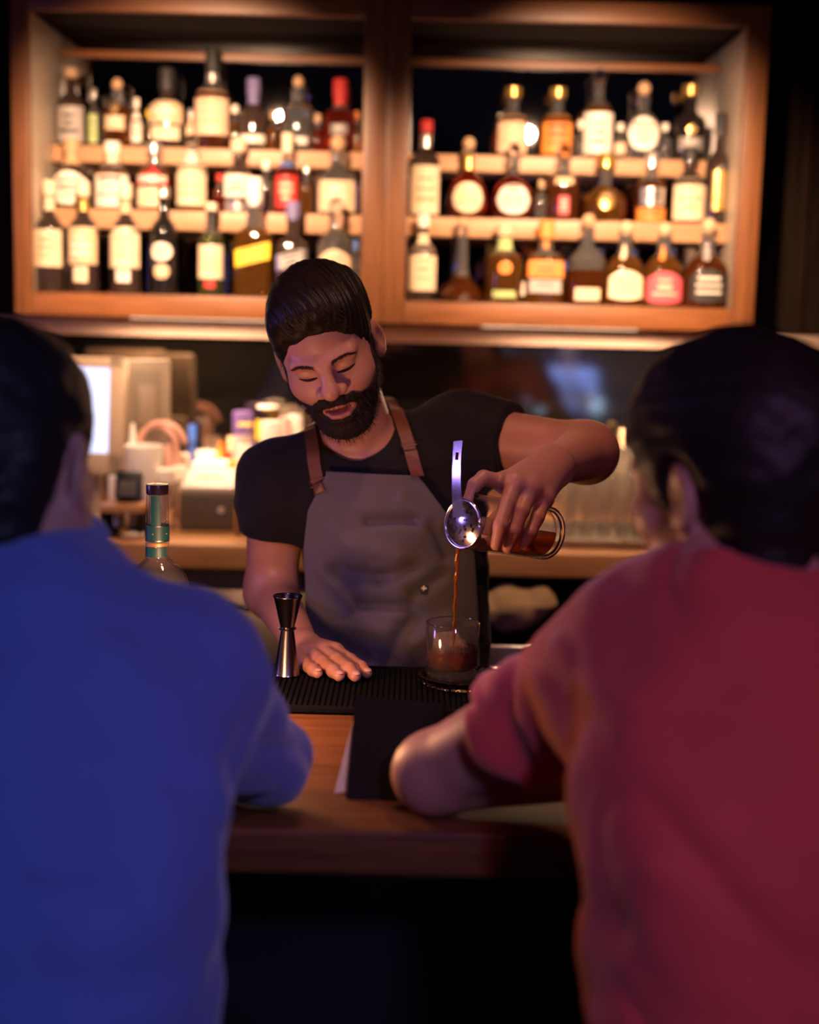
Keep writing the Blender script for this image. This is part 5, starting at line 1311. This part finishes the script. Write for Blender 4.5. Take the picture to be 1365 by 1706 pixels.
# white bowl and looped tubing
x = at(240, 770, 3.635).x; zt_ = at(240, 742, 3.635).z; zb_ = at(240, 790, 3.635).z
st = thing('storage_jar', 'white wide-rimmed jar below the coiled pink tubing', 'jar', (x, 3.635, CZ))
lathe('jar_body', [(CZ + .0005, .035), (CZ + .004, .040), (zb_, .042), (zt_ - .004, .049), (zt_, .049), (zt_ - .002, .045), (zb_, .038), (zb_, .001)], M['white'], st, (x, 3.635, 0), 36, close=False)
cc_ = at(272, 738, 3.72); R1 = px2m(35, 3.8)
zc0 = cc_.z
pts = []
for q in range(97):
    k_, a = q / 96, q / 96 * 4 * PI; R_ = R1 * (1 - .28 * k_); sn = math.sin(a)
    pts.append((cc_.x - .030 * k_ + R_ * math.cos(a), 3.715 + .014 * k_, zc0 - .004 * k_ + (R_ * sn if sn > 0 else (zc0 - CNT_Z - .012) * sn)))
pts = [(p[0], p[1], max(p[2], CZ + .012)) for p in pts]
tag(tube('coiled_tubing', pts + [(pts[-1][0] + .02, 3.73, CZ + .012)], .0065, plain('pink rubber tubing', (.62, .33, .26), .5), None, 10), 'pinkish coil of tubing standing in loops behind the white jar', 'tubing')
# small squeeze bottles and jars: px, top, w, Y, kind
def simple(name, label, cat, px, top, w, Y, prof, mat_, capmat=None, cap_f=.8, base=None, group=None, capname='cap', part='body'):
    x = at(px, 860, Y).x; zt = at(px, top, Y).z; zb = CZ if base is None else base; r = px2m(w, Y) / 2; H = zt - zb
    t = thing(name, label, cat, (x, Y, zb), group)
    bp = [(a, b_) for a, b_ in prof if a <= cap_f + 1e-6]
    if not capmat: bp = prof
    lathe(part, [(zb + .0005 + a * (H - .0005), b_ * r) for a, b_ in bp], mat_, t, (x, Y, 0), 24)
    if capmat:
        cp = [(a, b_) for a, b_ in prof if a >= cap_f - 1e-6]; lathe(capname, [(zb + .0008 + a * H, b_ * r * (1.02 if i == 0 else 1)) for i, (a, b_) in enumerate(cp)], capmat, t, (x, Y, 0), 24)
    return t
JUICE = [(0, .92), (.03, 1), (.55, 1), (.66, .75), (.72, .5), (.80, .48), (.80, .56), (.98, .56), (1, .5)]
SQZ = [(0, .95), (.03, 1), (.60, 1), (.66, .9), (.68, .9), (.72, .6), (.98, .22), (1, .18)]
JAR = [(0, .92), (.04, 1), (.76, 1), (.78, .94), (.78, 1.0), (.98, 1.0), (1, .94)]
CGL = thin('clear jar glass', (.93, .92, .90), 1.5, .10, (.9, .85, .78), .05)
simple('squeeze_bottle', 'white cone-topped squeeze bottle right of the till screen', 'bottle', 222, 706, 26, 3.70, SQZ, M['white'], M['white'], .68, capname='nozzle')
simple('ice_jar', 'clear jar of small white things beside the black card reader', 'jar', 276, 782, 36, 3.62, JAR, CGL, M['white'], .78, capname='lid')
simple('ice_jar', 'clear jar with a white lid behind the green-label bottle cap', 'jar', 299, 778, 26, 3.70, JAR, CGL, M['white'], .78, capname='lid')
simple('paper_roll', 'upright white paper roll between the jars and the printer', 'paper roll', 306, 756, 22, 3.82, [(0, 1), (.98, 1), (1, .9)], plain('pinkish paper', (.72, .55, .48), .7), part='paper')
simple('tub', 'white plastic tub left of the orange squeeze bottle', 'tub', 344, 752, 36, 4.00, JAR, M['white'], M['white'], .78, capname='lid')
simple('squeeze_bottle', 'orange squeeze bottle with a red lower half behind the printer', 'bottle', 367, 736, 26, 4.0, SQZ, plain('orange plastic', (.80, .22, .02), .4), plain('orange plastic', (.80, .22, .02), .4), .68, capname='nozzle')
simple('bitters_bottle', 'pale-capped small bottle right of the orange squeeze bottle', 'bottle', 384, 728, 20, 3.99, JUICE, plain('red label bottle', (.45, .05, .03), .4), M['cream'], .80)
simple('bitters_bottle', 'small bottle with blue cap in front of the smoked mirror', 'bottle', 320, 708, 24, 4.0, JUICE, plain('blue bottle glass', (.03, .08, .30), .15), plain('blue cap', (.05, .14, .55), .3), .80)
simple('juice_bottle', 'violet-capped bottle left in the counter bottle cluster', 'bottle', 404, 686, 34, 3.90, JAR, plain('pale lilac bottle', (.55, .45, .45), .4), plain('violet cap', (.16, .10, .34), .4), .78)
simple('juice_bottle', 'yellow-capped white bottle in front of the violet-capped one', 'bottle', 408, 706, 26, 3.80, JAR, M['white'], plain('yellow cap', (.85, .60, .06), .4), .85)
simple('juice_bottle', 'tallest white-capped bottle of the counter cluster', 'bottle', 445, 676, 36, 3.95, JAR, M['cream'], M['white'], .80)
simple('bitters_bottle', 'black-bodied bottle with a round yellow cap in the counter cluster', 'bottle', 429, 700, 16, 3.84, JUICE, M['black'], plain('yellow cap', (.85, .60, .06), .4), .80)
simple('juice_bottle', 'white-topped bottle with amber body in front of the tallest one', 'bottle', 450, 702, 34, 3.78, JAR, plain('amber plastic', (.52, .26, .05), .35), M['white'], .62)
simple('juice_bottle', 'pinkish-lidded bottle with an orange band near the shoulder', 'bottle', 474, 696, 20, 3.88, JAR, plain('orange plastic', (.80, .22, .02), .4), plain('pink lid', (.60, .42, .38), .5), .74)
simple('juice_bottle', 'white-capped bottle of the cluster nearest the bartender, beside his neck', 'bottle', 490, 692, 26, 3.92, JAR, M['cream'], M['white'], .70)
simple('bitters_bottle', 'dark brown dropper bottle with a silver cap below the yellow cap', 'bottle', 424, 736, 22, 3.66, JUICE, plain('dark brown glass', (.03, .012, .008), .08), M['chrome'], .80)
simple('bitters_bottle', 'dark red small bottle with a pale cap at the shirt sleeve', 'bottle', 420, 758, 22, 3.58, JUICE, plain('dark red glass', (.20, .015, .012), .1), M['cream'], .80)
simple('jar', 'amber jar of garnish right of the printer top', 'jar', 394, 768, 30, 3.84, JAR, plain('amber plastic', (.52, .26, .05), .35), plain('amber lid', (.60, .34, .06), .4), .78)
simple('jar', 'low white jar of straws at the bartender sleeve', 'jar', 404, 782, 26, 3.56, JAR, glass('amber jar glass', (.8, .6, .35)), M['white'], .78)
simple('saucer', 'small white saucer on the front edge of the back counter', 'saucer', 222, 888, 44, 3.47, [(0, .5), (.3, .8), (1, 1)], M['white'], part='plate', base=CZ)
# mixing glassware on a perforated steel tray
x0, x1 = at(880, 880, 3.5).x, at(1110, 880, 3.5).x; y0, y1 = 3.47, 3.80
t = thing('drain_tray', 'perforated steel draining tray on the back counter, right', 'tray', ((x0 + x1) / 2, y0, CZ))
mt, nt, b = new_mat('perforated steel'); b.inputs['Metallic'].default_value = 1; b.inputs['Roughness'].default_value = .35
v = coords(nt, (1, 1, 1)); vt = nt.nodes.new('ShaderNodeTexVoronoi'); vt.inputs['Scale'].default_value = 85; vt.inputs['Randomness'].default_value = 0; nt.links.new(v, vt.inputs['Vector'])
rp = nt.nodes.new('ShaderNodeValToRGB'); nt.links.new(vt.outputs['Distance'], rp.inputs[0]); rp.color_ramp.elements[0].position = .30; rp.color_ramp.elements[0].color = (.03, .025, .02, 1); rp.color_ramp.elements[1].position = .36; rp.color_ramp.elements[1].color = (.62, .55, .48, 1)
nt.links.new(rp.outputs[0], b.inputs['Base Color'])
bm = bmesh.new(); bm_box(bm, (x0, y0, CZ + .012), (x1, y1, CZ + .020), .002); from_bm('perforated_top', bm, mt, t)
bm = bmesh.new(); k = x0
while k < x1: bm_box(bm, (k, y0 + .001, CZ + .0005), (min(x1, k + .008), y0 + .008, CZ + .012), 0); k += .015
bm_box(bm, (x0, y1 - .01, CZ + .0005), (x1, y1, CZ + .012), 0); from_bm('feet', bm, M['steel'], t)
TUM = [(0, .72), (.02, .74), (.97, .98), (1, 1), (.985, .93), (.06, .66), (.05, .001)]
i = 0
names = ['first', 'second', 'third', 'fourth', 'fifth', 'sixth', 'seventh']
for rr, (Y, y_top, wpx, xs) in enumerate(((3.55, 790, 30, (948, 978, 1008, 1038, 1066)), (3.65, 762, 32, (936, 968, 1000, 1032, 1062)), (3.75, 744, 32, (952, 986, 1018, 1050, 1078)))):
    for j, px in enumerate(xs):
        x = at(px, 850, Y).x; zb = CZ + .0205; zt = at(px, y_top, Y).z; r = px2m(wpx, Y) / 2 * .97; H = zt - zb
        g = tag(lathe('tumbler', [(zb + a * H, b_ * r) for a, b_ in TUM], CGL, None, (x, Y, 0), 24, close=False), '%s clear glass from the left in the %s row on the draining tray' % (names[j], ('front', 'middle', 'rear')[rr]), 'glass', 'glasses on the draining tray')
simple('bitters_bottle', 'small clear bottle with a pale neck above the drained glasses', 'bottle', 1033, 716, 24, 3.93, JUICE, CGL, M['cream'], .80)
# below the counter, right: sack, ice bin, bowl
x0, x1 = at(806, 1000, 3.36).x, at(936, 1000, 3.36).x; cx = (x0 + x1) / 2; zt_, zb_ = CNT_Z - .075, at(860, 1050, 3.36).z
def sack(P):
    z = P[:, 2]; d = column(P, np.array([zb_ - .02, zb_ + .04, (zb_ + zt_) / 2, zt_ - .03, zt_]), np.array([cx - .02, cx - .015, cx, cx, cx]), np.array([3.425] * 5), np.array([.05, .085, .092, .085, .05]), np.array([.03, .05, .05, .035, .012]), 2.2)
    return d + vnoise(P, (20, 20, 9), 31) * .012 + vnoise(P, (45, 45, 20), 32) * .005
bc_x = cx
s_, _ = sdf_obj('cloth_sack', sack, (x0 - .1, 3.28, zb_ - .1), (x1 + .1, 3.58, zt_ + .05), .005, fabric('tan sackcloth', (.42, .29, .16), 500, .95), None)
tag(s_, 'crumpled tan cloth sack hanging under the back counter', 'sack')
x0, x1 = at(780, 1090, 2.62).x, at(1000, 1090, 2.62).x; zr = at(830, 1078, 2.78).z
t = thing('ice_bin', 'steel ice bin behind the bar, right of the whiskey glass', 'ice bin', ((x0 + x1) / 2, 2.70, 0))
yb0, yb1 = 2.58, 2.80
bm = bmesh.new(); bm_box(bm, (x0, yb0, zr - .25), (x0 + .012, yb1, zr), .002); bm_box(bm, (x1 - .012, yb0, zr - .25), (x1, yb1, zr), .002); bm_box(bm, (x0, yb1 - .014, zr - .25), (x1, yb1, zr), .002); bm_box(bm, (x0, yb0, zr - .25), (x1, yb0 + .012, zr - .06), .002); bm_box(bm, (x0, yb0, zr - .26), (x1, yb1, zr - .25), .001); from_bm('basin', bm, M['steel'], t)
for xx in (x0 + .015, x1 - .015):
    for yy in (yb0 + .015, yb1 - .015): tube('leg', [(xx, yy, 0), (xx, yy, zr - .255)], .012, M['steel'], t, 10)
p = at(822, 1112, 2.66); tag(lathe('scoop_bowl', [(p.z - .10, .02), (p.z - .03, .035), (p.z - .008, .036), (p.z, .02), (p.z + .001, .001)], M['chrome'], None, (p.x, 2.66, 0), 28), 'shiny round steel lid in the ice bin', 'lid')
# added, unseen candle at the warm fill light, behind the guest in blue
t = thing('added_candle', 'added fill-light candle on the bar, hidden by the guest in blue', 'candle', (-.27, 1.80, BAR_Z))
lathe('wax', [(BAR_Z + .0035, .024), (BAR_Z + .06, .0235), (BAR_Z + .064, .021), (BAR_Z + .062, .001)], M['cream'], t, (-.27, 1.80, 0), 24)
lathe('dish', [(BAR_Z + .0004, .032), (BAR_Z + .003, .036), (BAR_Z + .0045, .035), (BAR_Z + .0033, .001)], M['steel'], t, (-.27, 1.80, 0), 24)
lathe('flame', [(BAR_Z + .068, .0015), (BAR_Z + .076, .005), (BAR_Z + .086, .0038), (BAR_Z + .102, .0004)], emit('added candle flame', (1, .55, .2), 25), t, (-.27, 1.80, 0), 16)
# ------------------------------------------------------------ origins of single-mesh things to their base
for o in list(COL.objects):
    if o.type == 'MESH' and o.parent is None and not o.children and o.matrix_basis == Matrix.Identity(4) and len(o.data.vertices):
        n = len(o.data.vertices); a = np.empty(n * 3, f32); o.data.vertices.foreach_get('co', a); a = a.reshape(-1, 3)
        c = Vector((float((a[:, 0].min() + a[:, 0].max()) / 2), float((a[:, 1].min() + a[:, 1].max()) / 2), float(a[:, 2].min())))
        o.data.transform(Matrix.Translation(-c)); o.location = c
